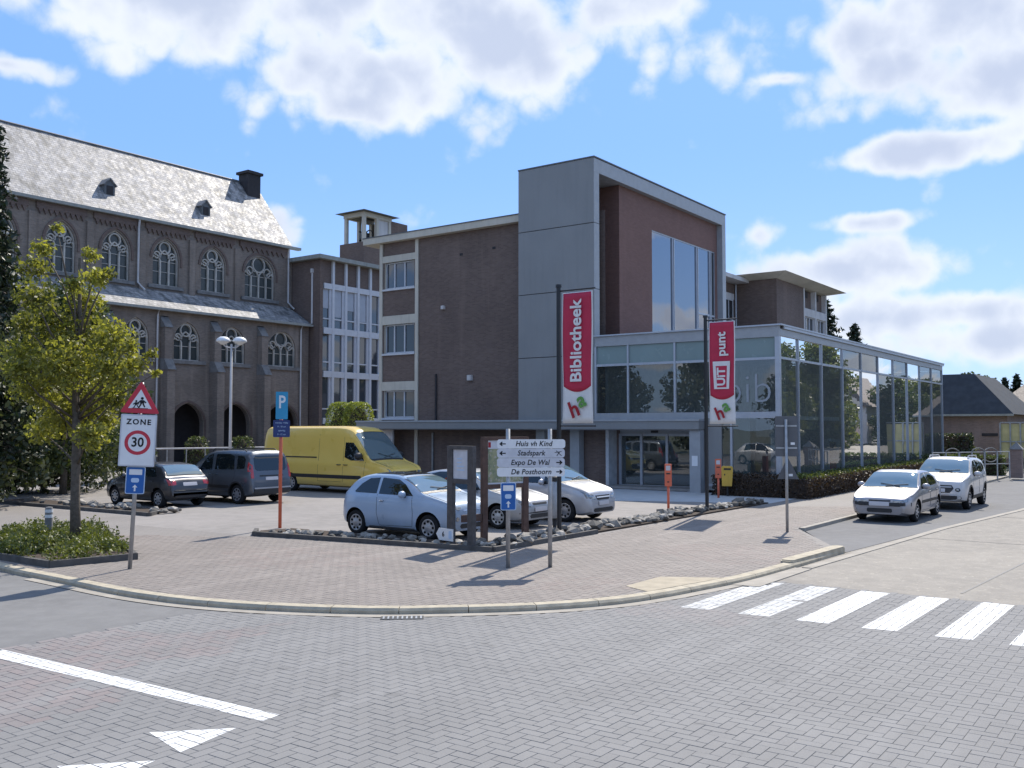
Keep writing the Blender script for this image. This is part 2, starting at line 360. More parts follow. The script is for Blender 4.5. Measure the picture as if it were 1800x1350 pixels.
def mesh_of(name, mb, mat, smooth=False, fixn=True):
    me = bpy.data.meshes.new(name); me.from_pydata([tuple(v) for v in mb.v], [], mb.f)
    if fixn and len(mb.f) < 20000:
        bm = bmesh.new(); bm.from_mesh(me); bmesh.ops.recalc_face_normals(bm, faces=bm.faces); bm.to_mesh(me); bm.free()
    for m in (mat if isinstance(mat, (list, tuple)) else [mat]): me.materials.append(MATS[m] if isinstance(m, str) else m)
    if smooth: me.polygons.foreach_set('use_smooth', [True] * len(me.polygons))
    if mb.t and len(mb.t) == len(me.polygons): set_tint(me, mb.t)
    return me
def set_tint(me, per_face):
    a = me.color_attributes.new('tint', 'FLOAT_COLOR', 'CORNER')
    pf = np.array([(t if isinstance(t, (tuple, list)) else (t, 0.0)) for t in per_face], dtype=np.float32)
    tot = np.empty(len(me.polygons), dtype=np.int32); me.polygons.foreach_get('loop_total', tot)
    arr = np.ones((len(me.loops), 4), dtype=np.float32); arr[:, :2] = np.repeat(pf, tot, axis=0); arr[:, 2] = 0
    a.data.foreach_set('color', arr.ravel())
def smooth_by_angle(me, ang=35):
    me.polygons.foreach_set('use_smooth', [True] * len(me.polygons))
    me.set_sharp_from_angle(angle=rad(ang))
def link_obj(name, me, parent=None):
    o = bpy.data.objects.new(name, me); COL.objects.link(o)
    if parent is not None: o.parent = parent
    return o
def obj(name, mb, mat, parent=None, smooth=False, angle=None, label=None, fixn=True):
    me = mesh_of(name, mb, mat, smooth, fixn)
    if angle: smooth_by_angle(me, angle)
    o = link_obj(name, me, parent)
    if label: o['label'] = label
    return o
def thing(name, label, cat, loc=(0, 0, 0), rotz=0.0, group=None):
    o = bpy.data.objects.new(name, None); COL.objects.link(o); o.empty_display_size = 0.3
    o.location = loc; o.rotation_euler = (0, 0, rotz); o['label'] = label; o['category'] = cat
    if group: o['group'] = group
    return o
def tag(o, label, cat, group=None):
    o['label'] = label; o['category'] = cat
    if group: o['group'] = group
    return o
def struct(name, mb, mat, parent=None, **k):
    o = obj(name, mb, mat, parent, **k)
    if parent is None: o['kind'] = 'structure'
    return o
def dup(root, loc, rotz=None, label=None):
    r = root.copy(); COL.objects.link(r); r.location = loc
    if rotz is not None: r.rotation_euler = (0, 0, rotz)
    if label: r['label'] = label
    for ch in list(root.children):
        c = ch.copy(); COL.objects.link(c); c.parent = r
        for g in list(ch.children):
            d = g.copy(); COL.objects.link(d); d.parent = c
    return r
def text(name, body, size, origin, right, up, mat, parent, align='CENTER', ext=0.002, shear=0.0, bold=0.0, xs=1.0, space=1.0):
    """flat printed lettering lying in the plane (right, up)"""
    cu = bpy.data.curves.new(name, 'FONT'); cu.body = body; cu.size = size; cu.align_x = align; cu.align_y = 'CENTER'
    cu.extrude = ext; cu.shear = shear; cu.offset = bold; cu.resolution_u = 3; cu.space_character = space
    cu.materials.append(MATS[mat])
    tmp = bpy.data.objects.new(name, cu); COL.objects.link(tmp); dg = bpy.context.evaluated_depsgraph_get(); me = bpy.data.meshes.new_from_object(tmp.evaluated_get(dg)); bpy.data.objects.remove(tmp)
    me.name = name; o = bpy.data.objects.new(name, me); COL.objects.link(o); o.parent = parent
    r, u = Vector(right).normalized(), Vector(up).normalized(); n = r.cross(u)
    o.matrix_local = Matrix.Translation(Vector(origin)) @ Matrix((r, u, n)).transposed().to_4x4() @ Matrix.Diagonal((xs, 1, 1, 1))
    return o
PX = lambda X: (lambda u, v, d: (X + d, u, v))      # wall in a plane of constant X; u is Y, v is Z, d runs into the building
PY = lambda Y: (lambda u, v, d: (u, Y + d, v))
def arc(cx, cy, r, a0, a1, n): return [(cx + r * math.cos(a0 + (a1 - a0) * i / n), cy + r * math.sin(a0 + (a1 - a0) * i / n)) for i in range(n + 1)]
# ================================================================== ground, roads, pavements
ZR = -0.085                                             # carriageway level; pavement and car park are at 0
def surf(name, col, dark, sc=1.0, rough=0.85, spot=None, crack=None, contrast=0.5):
    m, nt, b = newmat(name); geo = nt.nodes.new('ShaderNodeNewGeometry'); P = geo.outputs['Position']
    c = mixc(nt, mrange(nt, noise(nt, P, 0.35 * sc, 8, 0.62), 0.3, 0.72), col, dark)
    c = mixc(nt, mth(nt, 'MULTIPLY', mrange(nt, noise(nt, P, 3.0 * sc, 8, 0.7), 0.35, 0.7), contrast), c, tuple(x * 1.25 for x in col))
    if spot:
        c = mixc(nt, mth(nt, 'MULTIPLY', mrange(nt, noise(nt, P, 9.0, 6, 0.7), 0.56, 0.68), 0.6), c, spot)
        c = mixc(nt, mth(nt, 'MULTIPLY', mrange(nt, noise(nt, P, 34.0, 4, 0.6), 0.52, 0.7), 0.5), c, tuple(x * 0.55 for x in col))
    link(nt, c, b.inputs['Base Color']); b.inputs['Roughness'].default_value = rough; b.inputs['Specular IOR Level'].default_value = 0.3
    bn = nt.nodes.new('ShaderNodeBump'); bn.inputs['Strength'].default_value = 0.35; bn.inputs['Distance'].default_value = 0.006
    link(nt, noise(nt, P, 90, 4, 0.7), bn.inputs['Height']); link(nt, bn.outputs[0], b.inputs['Normal'])
    return m
surf('street_concrete', (0.27, 0.245, 0.21), (0.205, 0.188, 0.165), 1.0, spot=(0.44, 0.40, 0.33))
surf('lane_asphalt', (0.175, 0.172, 0.168), (0.145, 0.142, 0.14), 1.2)
surf('park_asphalt', (0.15, 0.148, 0.148), (0.122, 0.12, 0.12), 1.2)
surf('car_park_floor', (0.255, 0.235, 0.22), (0.20, 0.187, 0.175), 0.8)
surf('entrance_floor', (0.44, 0.45, 0.45), (0.37, 0.38, 0.39), 0.8)
surf('earth', (0.13, 0.13, 0.09), (0.08, 0.09, 0.05), 0.3)
def bricky(name, c1, c2, mortar):
    m, nt, b = newmat(name); geo = nt.nodes.new('ShaderNodeNewGeometry'); P = geo.outputs['Position']
    t = nt.nodes.new('ShaderNodeTexBrick'); link(nt, P, t.inputs['Vector'])
    for k, v in (('Color1', c1), ('Color2', c2), ('Mortar', mortar)): t.inputs[k].default_value = (*v, 1)
    for k, v in (('Scale', 1.0), ('Mortar Size', 0.006), ('Brick Width', 0.22), ('Row Height', 0.11), ('Mortar Smooth', 0.2)): t.inputs[k].default_value = v
    c = mixc(nt, mth(nt, 'MULTIPLY', mrange(nt, noise(nt, P, 0.5, 7, 0.62), 0.35, 0.75), 0.35), t.outputs['Color'], tuple(x * 0.6 for x in c1))
    link(nt, c, b.inputs['Base Color']); b.inputs['Roughness'].default_value = 0.8
    return m
bricky('plaza_far', (0.208, 0.190, 0.174), (0.225, 0.205, 0.19), (0.15, 0.135, 0.122))
bricky('road_far', (0.15, 0.147, 0.145), (0.16, 0.157, 0.155), (0.13, 0.13, 0.13))

struct('ground', MB().box(-700, 1200, -800, 1100, -1.2, -0.16), 'earth')
KERB = [(9.9, 34.0), (9.5, 24.0)] + [G(x, y, ZR) for x, y in ((0, 1004), (100, 1024), (200, 1046), (300, 1061), (400, 1070), (500, 1076), (660, 1081), (785, 1079), (900, 1076), (1000, 1071), (1100, 1062), (1180, 1049), (1230, 1039))] + [(15.7, 6.45), (17.7, 6.32), (20.7, 6.2)]
def resample(path, step):
    P = [Vector(p) for p in path]; out = [P[0]]; acc = 0.0
    for a, b in zip(P, P[1:]):
        L = (b - a).length; t = step - acc
        while t <= L: out.append(a + (b - a) * (t / L)); t += step
        acc = L - (t - step)
    return out
def chaikin(p, n=2):
    for _ in range(n):
        q = [p[0]]
        for a, b in zip(p, p[1:]): q += [tuple(Vector(a) * .75 + Vector(b) * .25), tuple(Vector(a) * .25 + Vector(b) * .75)]
        p = q + [p[-1]]
    return p
KS = chaikin(KERB, 2)
def offset(path, d):
    P = [Vector(p) for p in path]; o = []
    for i in range(len(P)):
        t = (P[min(i + 1, len(P) - 1)] - P[max(i - 1, 0)]).normalized(); o.append(P[i] + Vector((t.y, -t.x)) * d)
    return o
inner = offset(KS, -0.20)                               # pavement side of the kerb (path runs left to right, the pavement lies on its left)
# --- the pavement slab, the car park, the carriageways: each one sheet
pave = [tuple(p) for p in inner] + [(24.1, 8.42), (62, 8.42), (62, 11.9), (15.75, 11.9), (14.75, 18.4), (14.6, 23.0), (16.0, 25.2), (15.6, 34.0)]
pavement = struct('pavement', MB().prism(pave, -0.15, -0.005), 'plaza_far')
car_park = struct('car_park', MB().prism([(15.6, 34), (16.0, 25.2), (14.6, 23.0), (14.75, 18.4), (15.75, 11.9), (30.6, 11.9), (30.6, 13.9), (29.0, 17.5), (26.0, 17.5), (26.0, 24.0), (35.7, 24.0), (35.7, 34.5), (60, 40), (60, 62), (10, 62), (10, 34)], -0.15, -0.004), 'car_park_floor')
struct('entrance_apron', MB().prism([(26.0, 24.0), (26.0, 17.5), (29.0, 17.5), (30.6, 13.9), (30.6, 11.9), (36.3, 11.9), (36.3, 24.0)], -0.15, 0.0), 'entrance_floor')
road = struct('road', MB().prism([(-14, 11.95), (-14, -14), (16.15, -14), (16.15, 6.6), (13.6, 7.2), (10.9, 9.6), (9.3, 11.95)], -0.16, ZR - 0.005), 'road_far')
side_road = struct('side_road', MB().prism([(10.1, 60), (-14, 60), (-14, 11.95), (9.3, 11.95), (9.2, 16), (9.9, 26)], -0.16, ZR - 0.006), 'lane_asphalt')
street = struct('street', MB().prism([(16.15, -6), (70, -9), (140, -14), (140, 4), (70, 4), (62, 3.6), (45, 4.0), (34, 4.95), (27, 5.75), (20.8, 6.2), (16.15, 6.5)], -0.16, ZR - 0.004), 'street_concrete')
struct('parking_lane', MB().prism([(20.72, 6.2), (27, 5.65), (34, 4.85), (45, 3.9), (62, 3.5), (62, 8.3), (24.3, 8.3), (20.9, 6.45)], -0.15, ZR + 0.004), 'park_asphalt')
# concrete joints of the street slabs
for i, (a, b) in enumerate(((G(1690, 1043, ZR), G(1850, 965, ZR)), ((24.5, 5.9), (24.3, -6)), ((31.5, 5.3), (31.4, -7)))):
    a, b = Vector(a), Vector(b); t = (b - a).normalized(); n = Vector((-t.y, t.x)) * 0.02
    obj('slab_joint', MB().prism([tuple(a - n), tuple(b - n), tuple(b + n), tuple(a + n)][::-1], ZR - 0.01, ZR + 0.0005), 'iron', street)
# --- kerb stones, each its own piece
kerb = bpy.data.objects.new('kerb', None); COL.objects.link(kerb); kerb['kind'] = 'structure'
KR = resample(KS, 0.05)
step = 20
for i in range(0, len(KR) - step, step):
    seg = KR[i:i + step + 1]; a = offset(seg, 0.0); c = offset(seg, -0.2)
    k = [0, 5, 10, 15, 20]; mb = MB(); prof = ((0.0, -0.15), (0.0, -0.035), (-0.03, 0.0), (-0.2, 0.004), (-0.2, -0.15)); rows = []
    t0 = (seg[1] - seg[0]).normalized() * 0.006
    for q in k:
        p = Vector(seg[q]); t = (seg[min(q + 1, 20)] - seg[max(q - 1, 0)]).normalized(); nrm = Vector((t.y, -t.x))
        if q == 0: p = p + t0
        if q == 20: p = p - t0
        rows.append([(p.x + nrm.x * o_, p.y + nrm.y * o_, z + random.uniform(-.002, .002)) for o_, z in prof])
    vs = [v for r in rows for v in r]; m_ = len(prof); fs = []
    for r in range(len(k) - 1):
        for j in range(m_): fs.append((r * m_ + j, r * m_ + (j + 1) % m_, (r + 1) * m_ + (j + 1) % m_, (r + 1) * m_ + j))
    fs += [tuple(range(m_ - 1, -1, -1)), tuple(4 * m_ + j for j in range(m_))]
    obj('kerb_stone', mb.add(vs, fs), 'kerb', kerb)
GU = [p for p in KS if p[1] < 17.0 and p[0] < 15.7]
ga, gb = offset(GU, 0.004), offset(GU, 0.2)
mb = MB(); n = len(GU)
mb.add([(p.x, p.y, ZR + 0.006) for p in ga] + [(p.x, p.y, ZR + 0.004) for p in gb], [(i, i + n, i + n + 1, i + 1) for i in range(n - 1)])
obj('gutter_strip', mb, 'gutter_concrete', kerb)
# raised end stone by the parking lane, the flat concrete lip, the edge strips
mb = MB(); 
for q0, q1, w_, z1 in (((17.85, 6.36), (20.75, 6.2), 0.26, 0.055),):
    a, b = Vector(q0), Vector(q1); t = (b - a).normalized(); nn = Vector((-t.y, t.x))
    pts = [a + t * .08, a + nn * .04, a + nn * (w_ - .04), a + t * .08 + nn * w_, b - t * .1 + nn * w_, b + nn * (w_ - .06), b + nn * .06, b - t * .1]
    pts = [tuple(p) for p in pts]; mb.prism(pts[::-1], -0.12, z1 - 0.02)
    c0 = sum((Vector(p) for p in pts), Vector((0, 0))) / 8; mb.prism([tuple(c0 + (Vector(p) - c0) * 0.965) for p in pts][::-1], z1 - 0.021, z1)
obj('end_stone', mb, 'kerb', kerb)
obj('dropped_lip', MB().prism([(15.4, 6.05), (17.9, 6.0), (17.85, 6.45), (15.3, 6.72)], -0.14, ZR + 0.012), 'gutter_concrete', kerb)
obj('lane_edge', MB().prism([(18.0, 6.02), (27, 5.47), (34, 4.70), (45, 3.75), (60, 3.4), (60, 3.6), (45, 3.95), (34, 4.88), (27, 5.66), (18.0, 6.22)], -0.14, ZR + 0.012), 'gutter_concrete', kerb)
obj('pavement_edge', MB().prism([(24.2, 8.28), (62, 8.28), (62, 8.42), (24.2, 8.42)], -0.14, 0.006), 'gutter_concrete', kerb)
tac = [(G(*p)[0] + .12, G(*p)[1] + .33) for p in ((1125, 1036), (1185, 1019), (1300, 1021), (1165, 1046))]
mb = MB(); mb.prism(sorted(tac, key=lambda p: math.atan2(p[1] - 7.1, p[0] - 14.4)), -0.02, 0.007)
obj('tactile_slab', mb, 'tactile', pavement)

# --- pavers: 90 degree herringbone, brick by brick where the photograph shows the bricks
U = 0.115
def herring(x0, x1, y0, y1, keep, rot=0.0):
    """yields (x, y, horizontal?) lower-left corners of 2U x U bricks"""
    for i in range(int(x0 / U), int(x1 / U)):
        for j in range(int(y0 / U), int(y1 / U)):
            p = (i - j) % 4
            if p == 0: r = (i * U, j * U, 2 * U, U)
            elif p == 3: r = (i * U, j * U, U, 2 * U)
            else: continue
            if keep(r[0] + r[2] / 2, r[1] + r[3] / 2): yield r
def paver_geo(r, z, jit=0.0018, sink=0.005):
    x, y, a, b = r; g = 0.002; c = 0.0025; dz = random.uniform(-jit, jit) * 0.6
    o = [(x + g, y + g), (x + a - g, y + g), (x + a - g, y + b - g), (x + g, y + b - g)]; i_ = [(x + g + c, y + g + c), (x + a - g - c, y + g + c), (x + a - g - c, y + b - g - c), (x + g + c, y + b - g - c)]
    tz = [z + dz + random.uniform(-jit, jit) * 0.35 for _ in range(4)]
    return [(*p, z - sink) for p in o] + [(*p, t) for p, t in zip(i_, tz)], [(4, 5, 6, 7), (0, 1, 5, 4), (1, 2, 6, 5), (2, 3, 7, 6), (3, 0, 4, 7)]
def in_poly(x, y, poly):
    c = False; n = len(poly); j = n - 1
    for i in range(n):
        xi, yi = poly[i][:2]; xj, yj = poly[j][:2]
        if (yi > y) != (yj > y) and x < (xj - xi) * (y - yi) / (yj - yi) + xi: c = not c
        j = i
    return c
gut_out = [tuple(p) for p in gb]
road_poly = [p for p in gut_out if p[1] < 11.9] + [(15.7, 6.0), (16.12, 6.0), (16.12, -6), (0, -6), (0, 11.9)]
def road_keep(x, y):
    px, py, d = proj((x, y, ZR))
    return 3.0 < d < 17.4 and -150 < px < 1950 and py < 1500 and in_poly(x, y, road_poly)
R_ = list(herring(0, 16.3, -4, 12, road_keep))
R_.sort(key=lambda r: proj((r[0], r[1], ZR))[2])
def red_amount(x, y):
    e = 0.5 * math.sin(x * 2.3) + 0.4 * math.sin(y * 3.1 + x)
    return 0.75 if (9.7 + e * 0.5 < y and x < 8.0 + e) or (8.6 < y < 10.2 and x < 5.3 + 0.5 * e) else (0.35 if (12.0 < x < 13.0 and 5.0 < y < 6.8) else 0.0)
def tint_road(x, y): return (min(1, max(0, random.gauss(0.5, 0.22))), red_amount(x, y) * random.uniform(0.1, 0.45))
# marks painted on the bricks: each brick's painted face is its own facet, joints stay open
def clip(poly, cl):
    out_ = poly
    for a, b in zip(cl, cl[1:] + cl[:1]):
        res = []
        for p, q in zip(out_, out_[1:] + out_[:1]):
            sp = (b[0] - a[0]) * (p[1] - a[1]) - (b[1] - a[1]) * (p[0] - a[0]); sq = (b[0] - a[0]) * (q[1] - a[1]) - (b[1] - a[1]) * (q[0] - a[0])
            if sp >= 0: res.append(p)
            if (sp >= 0) != (sq >= 0):
                t = sp / (sp - sq); res.append((p[0] + (q[0] - p[0]) * t, p[1] + (q[1] - p[1]) * t))
        out_ = res
        if not out_: return []
    return out_
def ccw(p):
    a = sum(p[i][0] * p[(i + 1) % len(p)][1] - p[(i + 1) % len(p)][0] * p[i][1] for i in range(len(p))); return p if a > 0 else p[::-1]
SIX = [(13.06, 16.1)] * 6
marks = []
for k, yc in enumerate((6.14, 5.25, 4.42, 3.54, 2.63, 1.78)):
    x0 = 13.02 + 0.03 * k; marks.append(('crossing_stripe', ccw([(x0, yc + 0.20), (x0 + 0.05, yc - 0.24), (x0 + 3.0, yc - 0.30), (x0 + 2.95, yc + 0.14)]), 'paint_worn' if k < 2 else 'paint_white'))
marks.append(('edge_line', ccw([G(x, y, ZR) for x, y in ((-160, 1103), (-160, 1120), (462, 1268), (492, 1257))]), 'paint_white'))
marks.append(('give_way_triangle', ccw([G(x, y, ZR) for x, y in ((262, 1288), (416, 1280), (317, 1323))]), 'paint_white'))
t1 = [Vector(G(x, y, ZR)) for x, y in ((262, 1288), (416, 1280), (317, 1323))]
sh = Vector(G(100, 1347, ZR)) - t1[0]
marks.append(('give_way_triangle', ccw([tuple(p + sh) for p in t1]), 'paint_white'))
geo = [paver_geo(r, ZR) for r in R_]
for name, poly, mat in marks:
    mb = MB(); bx0 = min(p[0] for p in poly) - .3; bx1 = max(p[0] for p in poly) + .3; by0 = min(p[1] for p in poly) - .3; by1 = max(p[1] for p in poly) + .3
    for (vs, fs), r in zip(geo, R_):
        if not (bx0 < r[0] < bx1 and by0 < r[1] < by1): continue
        if mat == 'paint_worn' and random.random() < 0.02: continue
        q = clip([(v[0], v[1]) for v in vs[4:8]], poly)
        if len(q) >= 3:
            zt_ = max(v[2] for v in vs[4:8]) + 0.002
            mb.add([(*p, zt_) for p in q], [tuple(range(len(q)))])
    if mb.v: obj(name, mb, mat, road)
l0, l1 = Vector(G(0, 1145, ZR)), Vector(G(477, 1262, ZR)); ld = (l0 - l1).normalized(); ln = Vector((-ld.y, ld.x)) * .105; q0 = l1 + ld * ((11.96 - l1.y) / ld.y); q1 = q0 + ld * 9
obj('edge_line', MB().prism(ccw([tuple(q0 - ln), tuple(q1 - ln), tuple(q1 + ln), tuple(q0 + ln)]), ZR - .02, ZR - .002), 'paint_white', side_road)
variants = {}
for k in range(300):
    r = R_[k]; hz_ = r[2] > r[3]; v = (hz_, random.randrange(6))
    if v not in variants:
        q = paver_geo((0, 0, r[2], r[3]), 0.0); m_ = MB(); m_.add(*q, tint=tint_road(5, 0)); variants[v] = mesh_of('paver', m_, 'paver_grey')
    o = link_obj('paver', variants[v], road); o.location = (r[0], r[1], ZR + random.uniform(-.001, .001))
mb = MB()
for r, q in zip(R_[300:], geo[300:]): mb.add(*q, tint=tint_road(r[0], r[1]))
o = obj('paver_field', mb, 'paver_grey', road, fixn=False); o['kind'] = 'stuff'
inn = [tuple(p) for p in inner]
pl_poly = inn + [(20.75, 6.75), (24.1, 8.5), (33, 8.5), (33, 11.35), (31.2, 11.8), (15.8, 11.85), (14.75, 18.3), (12.5, 22), (10, 23)]
def plaza_keep(x, y):
    px, py, d = proj((x, y, 0))
    return d < 31 and -120 < px < 1900 and in_poly(x, y, pl_poly) and not in_poly(x, y, [(9.2, 19.6), (9.2, 17.2), (10.95, 16.9), (13.6, 22.4), (12, 23.5)])
pav_rot = rad(0)
mb = MB()
P_ = list(herring(8, 33.2, 6, 23, plaza_keep)); P_.sort(key=lambda r: proj((r[0], r[1], 0))[2])
ptint = lambda r: (min(1, max(0, random.gauss(0.5, 0.25))), (0.3 if math.sin(r[0] * 1.1) + math.sin(r[1] * 0.9 + 1) > 0.9 else 0.08) * random.random())
for r in P_[300:]: mb.add(*paver_geo(r, 0.0), tint=ptint(r))
o = obj('paver_field', mb, 'paver_plaza', pavement, fixn=False); o['kind'] = 'stuff'
variants = {}
for r in P_[:300]:
    v = (r[2] > r[3], random.randrange(6))
    if v not in variants:
        m_ = MB(); m_.add(*paver_geo((0, 0, r[2], r[3]), 0.0), tint=ptint(r)); variants[v] = mesh_of('paver', m_, 'paver_plaza')
    o = link_obj('paver', variants[v], pavement); o.location = (r[0], r[1], 0)
# --- drain in the gutter
dc = Vector(G(707, 1086.5, ZR)); dt = (Vector(G(785, 1079, ZR)) - Vector(G(660, 1081, ZR))).normalized()
dr = thing('drain_grate', 'black cast-iron gully grate set in the gutter below the kerb', 'drain', (dc.x, dc.y, ZR), math.atan2(dt.y, dt.x))
obj('tray', MB().box(-0.3, 0.3, -0.11, 0.11, -0.02, 0.0075), 'iron', dr)
for k in range(9): obj('grate_bar', MB().box(-0.27 + k * 0.065, -0.245 + k * 0.065, -0.095, 0.095, 0.0076, 0.014), 'steel', dr)
# --- stone borders round the parking bays
def rock_mesh(seed):
    rnd = random.Random(seed); bm = bmesh.new(); bmesh.ops.create_icosphere(bm, subdivisions=1, radius=1.0)
    sx, sy, sz = rnd.uniform(.8, 1.3), rnd.uniform(.7, 1.1), rnd.uniform(.45, .8)
    for v in bm.verts: f = rnd.uniform(.72, 1.2); v.co = Vector((v.co.x * sx * f, v.co.y * sy * f, v.co.z * sz * f))
    me = bpy.data.meshes.new('stone'); bm.to_mesh(me); bm.free(); me.materials.append(MATS['stone_mix'])
    set_tint(me, [(rnd.uniform(0, 1) ** 1.4, 0)] * len(me.polygons)); return me
ROCKS = [rock_mesh(k) for k in range(12)]
def border(name, label, kerb_pts, bed, spots, bz=.05):
    t = thing(name, label, 'stone border')
    mb = MB()
    for a, b in zip(kerb_pts, kerb_pts[1:]):
        a, b = Vector(a), Vector(b); tt = (b - a).normalized(); nn = Vector((-tt.y, tt.x)) * 0.05
        mb.prism([tuple(a - nn - tt * .04), tuple(b - nn + tt * .04), tuple(b + nn + tt * .04), tuple(a + nn - tt * .04)][::-1], -0.02, 0.10)
    obj('edging', mb, 'kerb_dark', t)
    obj('soil_bed', MB().prism(ccw(bed), -0.02, bz), 'soil', t)
    for (x, y, s) in spots:
        o = link_obj('stone', random.choice(ROCKS), t); o.location = (x, y, 0.05 + s * 0.3); o.scale = (s, s, s); o.rotation_euler = (random.uniform(-.4, .4), random.uniform(-.4, .4), random.uniform(0, 6.3))
    return t
sp = []
for k in range(75):
    u = k / 74; x = 14.95 + 0.95 * u + random.uniform(0.05, 0.75); y = 18.15 - 5.9 * u; sp.append((x, y + random.uniform(-.1, .1), random.uniform(.06, .13)))
border('bay_border', 'low dark-edged stone border running beside the pale blue car', [(15.35, 18.9), (14.85, 18.35), (15.85, 12.04)], [(15.4, 18.8), (14.92, 18.32), (15.9, 12.1), (16.7, 12.1), (16.2, 18.6)], sp)
sp = []
for k in range(215):
    u = k / 214; x = 16.1 + 14.9 * u; y = 12.1 + 0.12 * math.sin(x) + random.uniform(0.0, 0.7) * (1 - 0.4 * u); sp.append((x + random.uniform(-.1, .1), y, random.uniform(.08, .19)))
sp += [(20.5, 12.35, .28), (29.6, 12.35, .28), (24.6, 12.5, .22), (19.9, 12.6, .2)]
border('street_border', 'long border of rough stones along the pavement past both banner poles', [(15.92, 11.98), (20.0, 11.98)], [(16.0, 12.05), (31.2, 11.9), (31.2, 12.5), (26, 12.85), (16.5, 13.0)], sp, .043)
sp = []
for k in range(40):
    u = random.random(); sp.append((16.45 + random.uniform(0, 0.9) + 0.3 * (1 - u), 25.1 + 7.5 * u ** 1.4, random.uniform(.08, .19)))
border('rock_border', 'dark-edged bed of pale stones beside the dark grey hatchback', [(16.0, 34), (16.3, 24.85), (17.85, 26.1)], [(16.1, 34), (16.4, 24.95), (17.8, 26.1), (17.4, 28), (17.4, 34)], sp)
# ================================================================== library: main block with the grey portal
lib = thing('library_building', 'dark brick library with a tall grey panelled portal over its entrance', 'building', (0, 0, 0))
XW, XG = 35.8, 35.0
def fwin(parent, fn, u0, u1, v0, v1, panes, frame='white_frame', glassm='dark_glass', fw=0.07, d0=0.02, d1=0.10, gd=0.07, name='window', trans=None):
    """a framed window in the plane of fn: window > frame, pane"""
    s0, s1 = min(u0, u1), max(u0, u1)
    mb = MB()
    mb.prismf([(s0, v0), (s1, v0), (s1, v0 + fw), (s0, v0 + fw)], fn, d0, d1); mb.prismf([(s0, v1 - fw), (s1, v1 - fw), (s1, v1), (s0, v1)], fn, d0, d1)
    xs = [s0 + (s1 - s0) * p for p in panes]
    for k, x in enumerate(xs):
        a, b = (x, x + fw) if k == 0 else ((x - fw, x) if k == len(xs) - 1 else (x - fw / 2, x + fw / 2))
        mb.prismf([(a, v0 + fw), (b, v0 + fw), (b, v1 - fw), (a, v1 - fw)], fn, d0 + 0.002, d1 - 0.002)
    w_ = obj(name, mb, frame, parent)
    for a, b in zip(xs, xs[1:]):
        obj('pane', MB().prismf([(a, v0 + fw / 2), (b, v0 + fw / 2), (b, v1 - fw / 2), (a, v1 - fw / 2)], fn, gd, gd + 0.012), glassm if isinstance(glassm, str) else random.choice(glassm), w_)
    if trans: obj('transom', MB().prismf([(s0, trans - fw / 2), (s1, trans - fw / 2), (s1, trans + fw / 2), (s0, trans + fw / 2)], fn, d0 + 0.004, d1 - 0.004), frame, w_)
    return w_
# brick wall with the window strip at its far end
strip0, strip1 = 31.85, 34.32
wall = MB().holes([(20.9, 0), (34.45, 0), (34.45, 12.1), (20.9, 12.1)][::1], [[(strip0 + .2, a), (strip1 - .2, a), (strip1 - .2, b), (strip0 + .2, b)] for a, b in ((9.7, 11.08), (6.36, 7.85), (3.05, 4.45))], PX(XW), 0.35)
obj('brick_wall', wall, 'lib_brick', lib)
mb = MB().box(XW + 0.36, 60, 34.44, 34.45, 0, 12.1); obj('brick_wall', mb, 'lib_brick', lib)
obj('back_wall', MB().box(XW + 0.5, XW + 0.55, 25, 34.4, 0, 12.1), 'dark_wall', lib)
for y in (strip0, strip1): obj('pilaster', MB().box(XW - 0.07, XW + 0.1, y - 0.1, y + 0.1, 0, 12.08), 'beige', lib)
for a, b in ((11.08, 11.42), (7.85, 8.3), (4.45, 4.9)): obj('lintel_band', MB().box(XW - 0.055, XW + 0.1, strip0 + .1, strip1 - .1, a, b), 'beige', lib)
for a, b, gm in ((9.7, 11.08, 'link_glass'), (6.36, 7.85, 'dark_glass'), (3.05, 4.45, 'dark_glass')):
    fwin(lib, PX(XW), strip0 + .2, strip1 - .2, a, b, (0, .36, .70, 1), glassm=gm, d0=0.1, d1=0.2, gd=0.16)
    obj('window_sill', MB().box(XW - 0.1, XW + 0.12, strip0 + .12, strip1 - .12, a - 0.10, a - 0.005), 'white_frame', lib)
    obj('jamb', MB().box(XW + 0.02, XW + 0.34, strip1 - .235, strip1 - .201, a, b), 'beige', lib)
obj('roof_fascia', MB().box(XW - 0.35, 60, 25.02, 35.35, 12.1, 12.42), 'beige', lib)
obj('roof_edge', MB().box(XW - 0.38, 60, 25.03, 35.38, 12.421, 12.47), 'lead', lib)
for y, z, s in ((30.1, 8.47, .18), (28.4, 4.95, .26)): obj('wall_lamp', MB().box(XW - .14, XW, y - s / 2, y + s / 2, z - s / 2, z + s / 2).box(XW - .16, XW - .14, y - s / 2 + .02, y + s / 2 - .02, z - s / 2 + .02, z + s / 2 - .02), 'concrete_white', lib)
obj('downpipe', MB().tube([(XW - .06, 30.55, 2.5), (XW - .06, 30.55, 5.2)], .05), 'dark_wall', lib)
obj('downpipe', MB().tube([(XW - .06, 30.75, 0), (XW - .06, 30.75, 2.3)], .05), 'steel', lib)
for y, z in ((29.0, 11.0), (27.0, 11.1)): obj('air_brick', MB().box(XW - .02, XW + .02, y - .09, y + .09, z - .06, z + .06), 'dark_wall', lib)
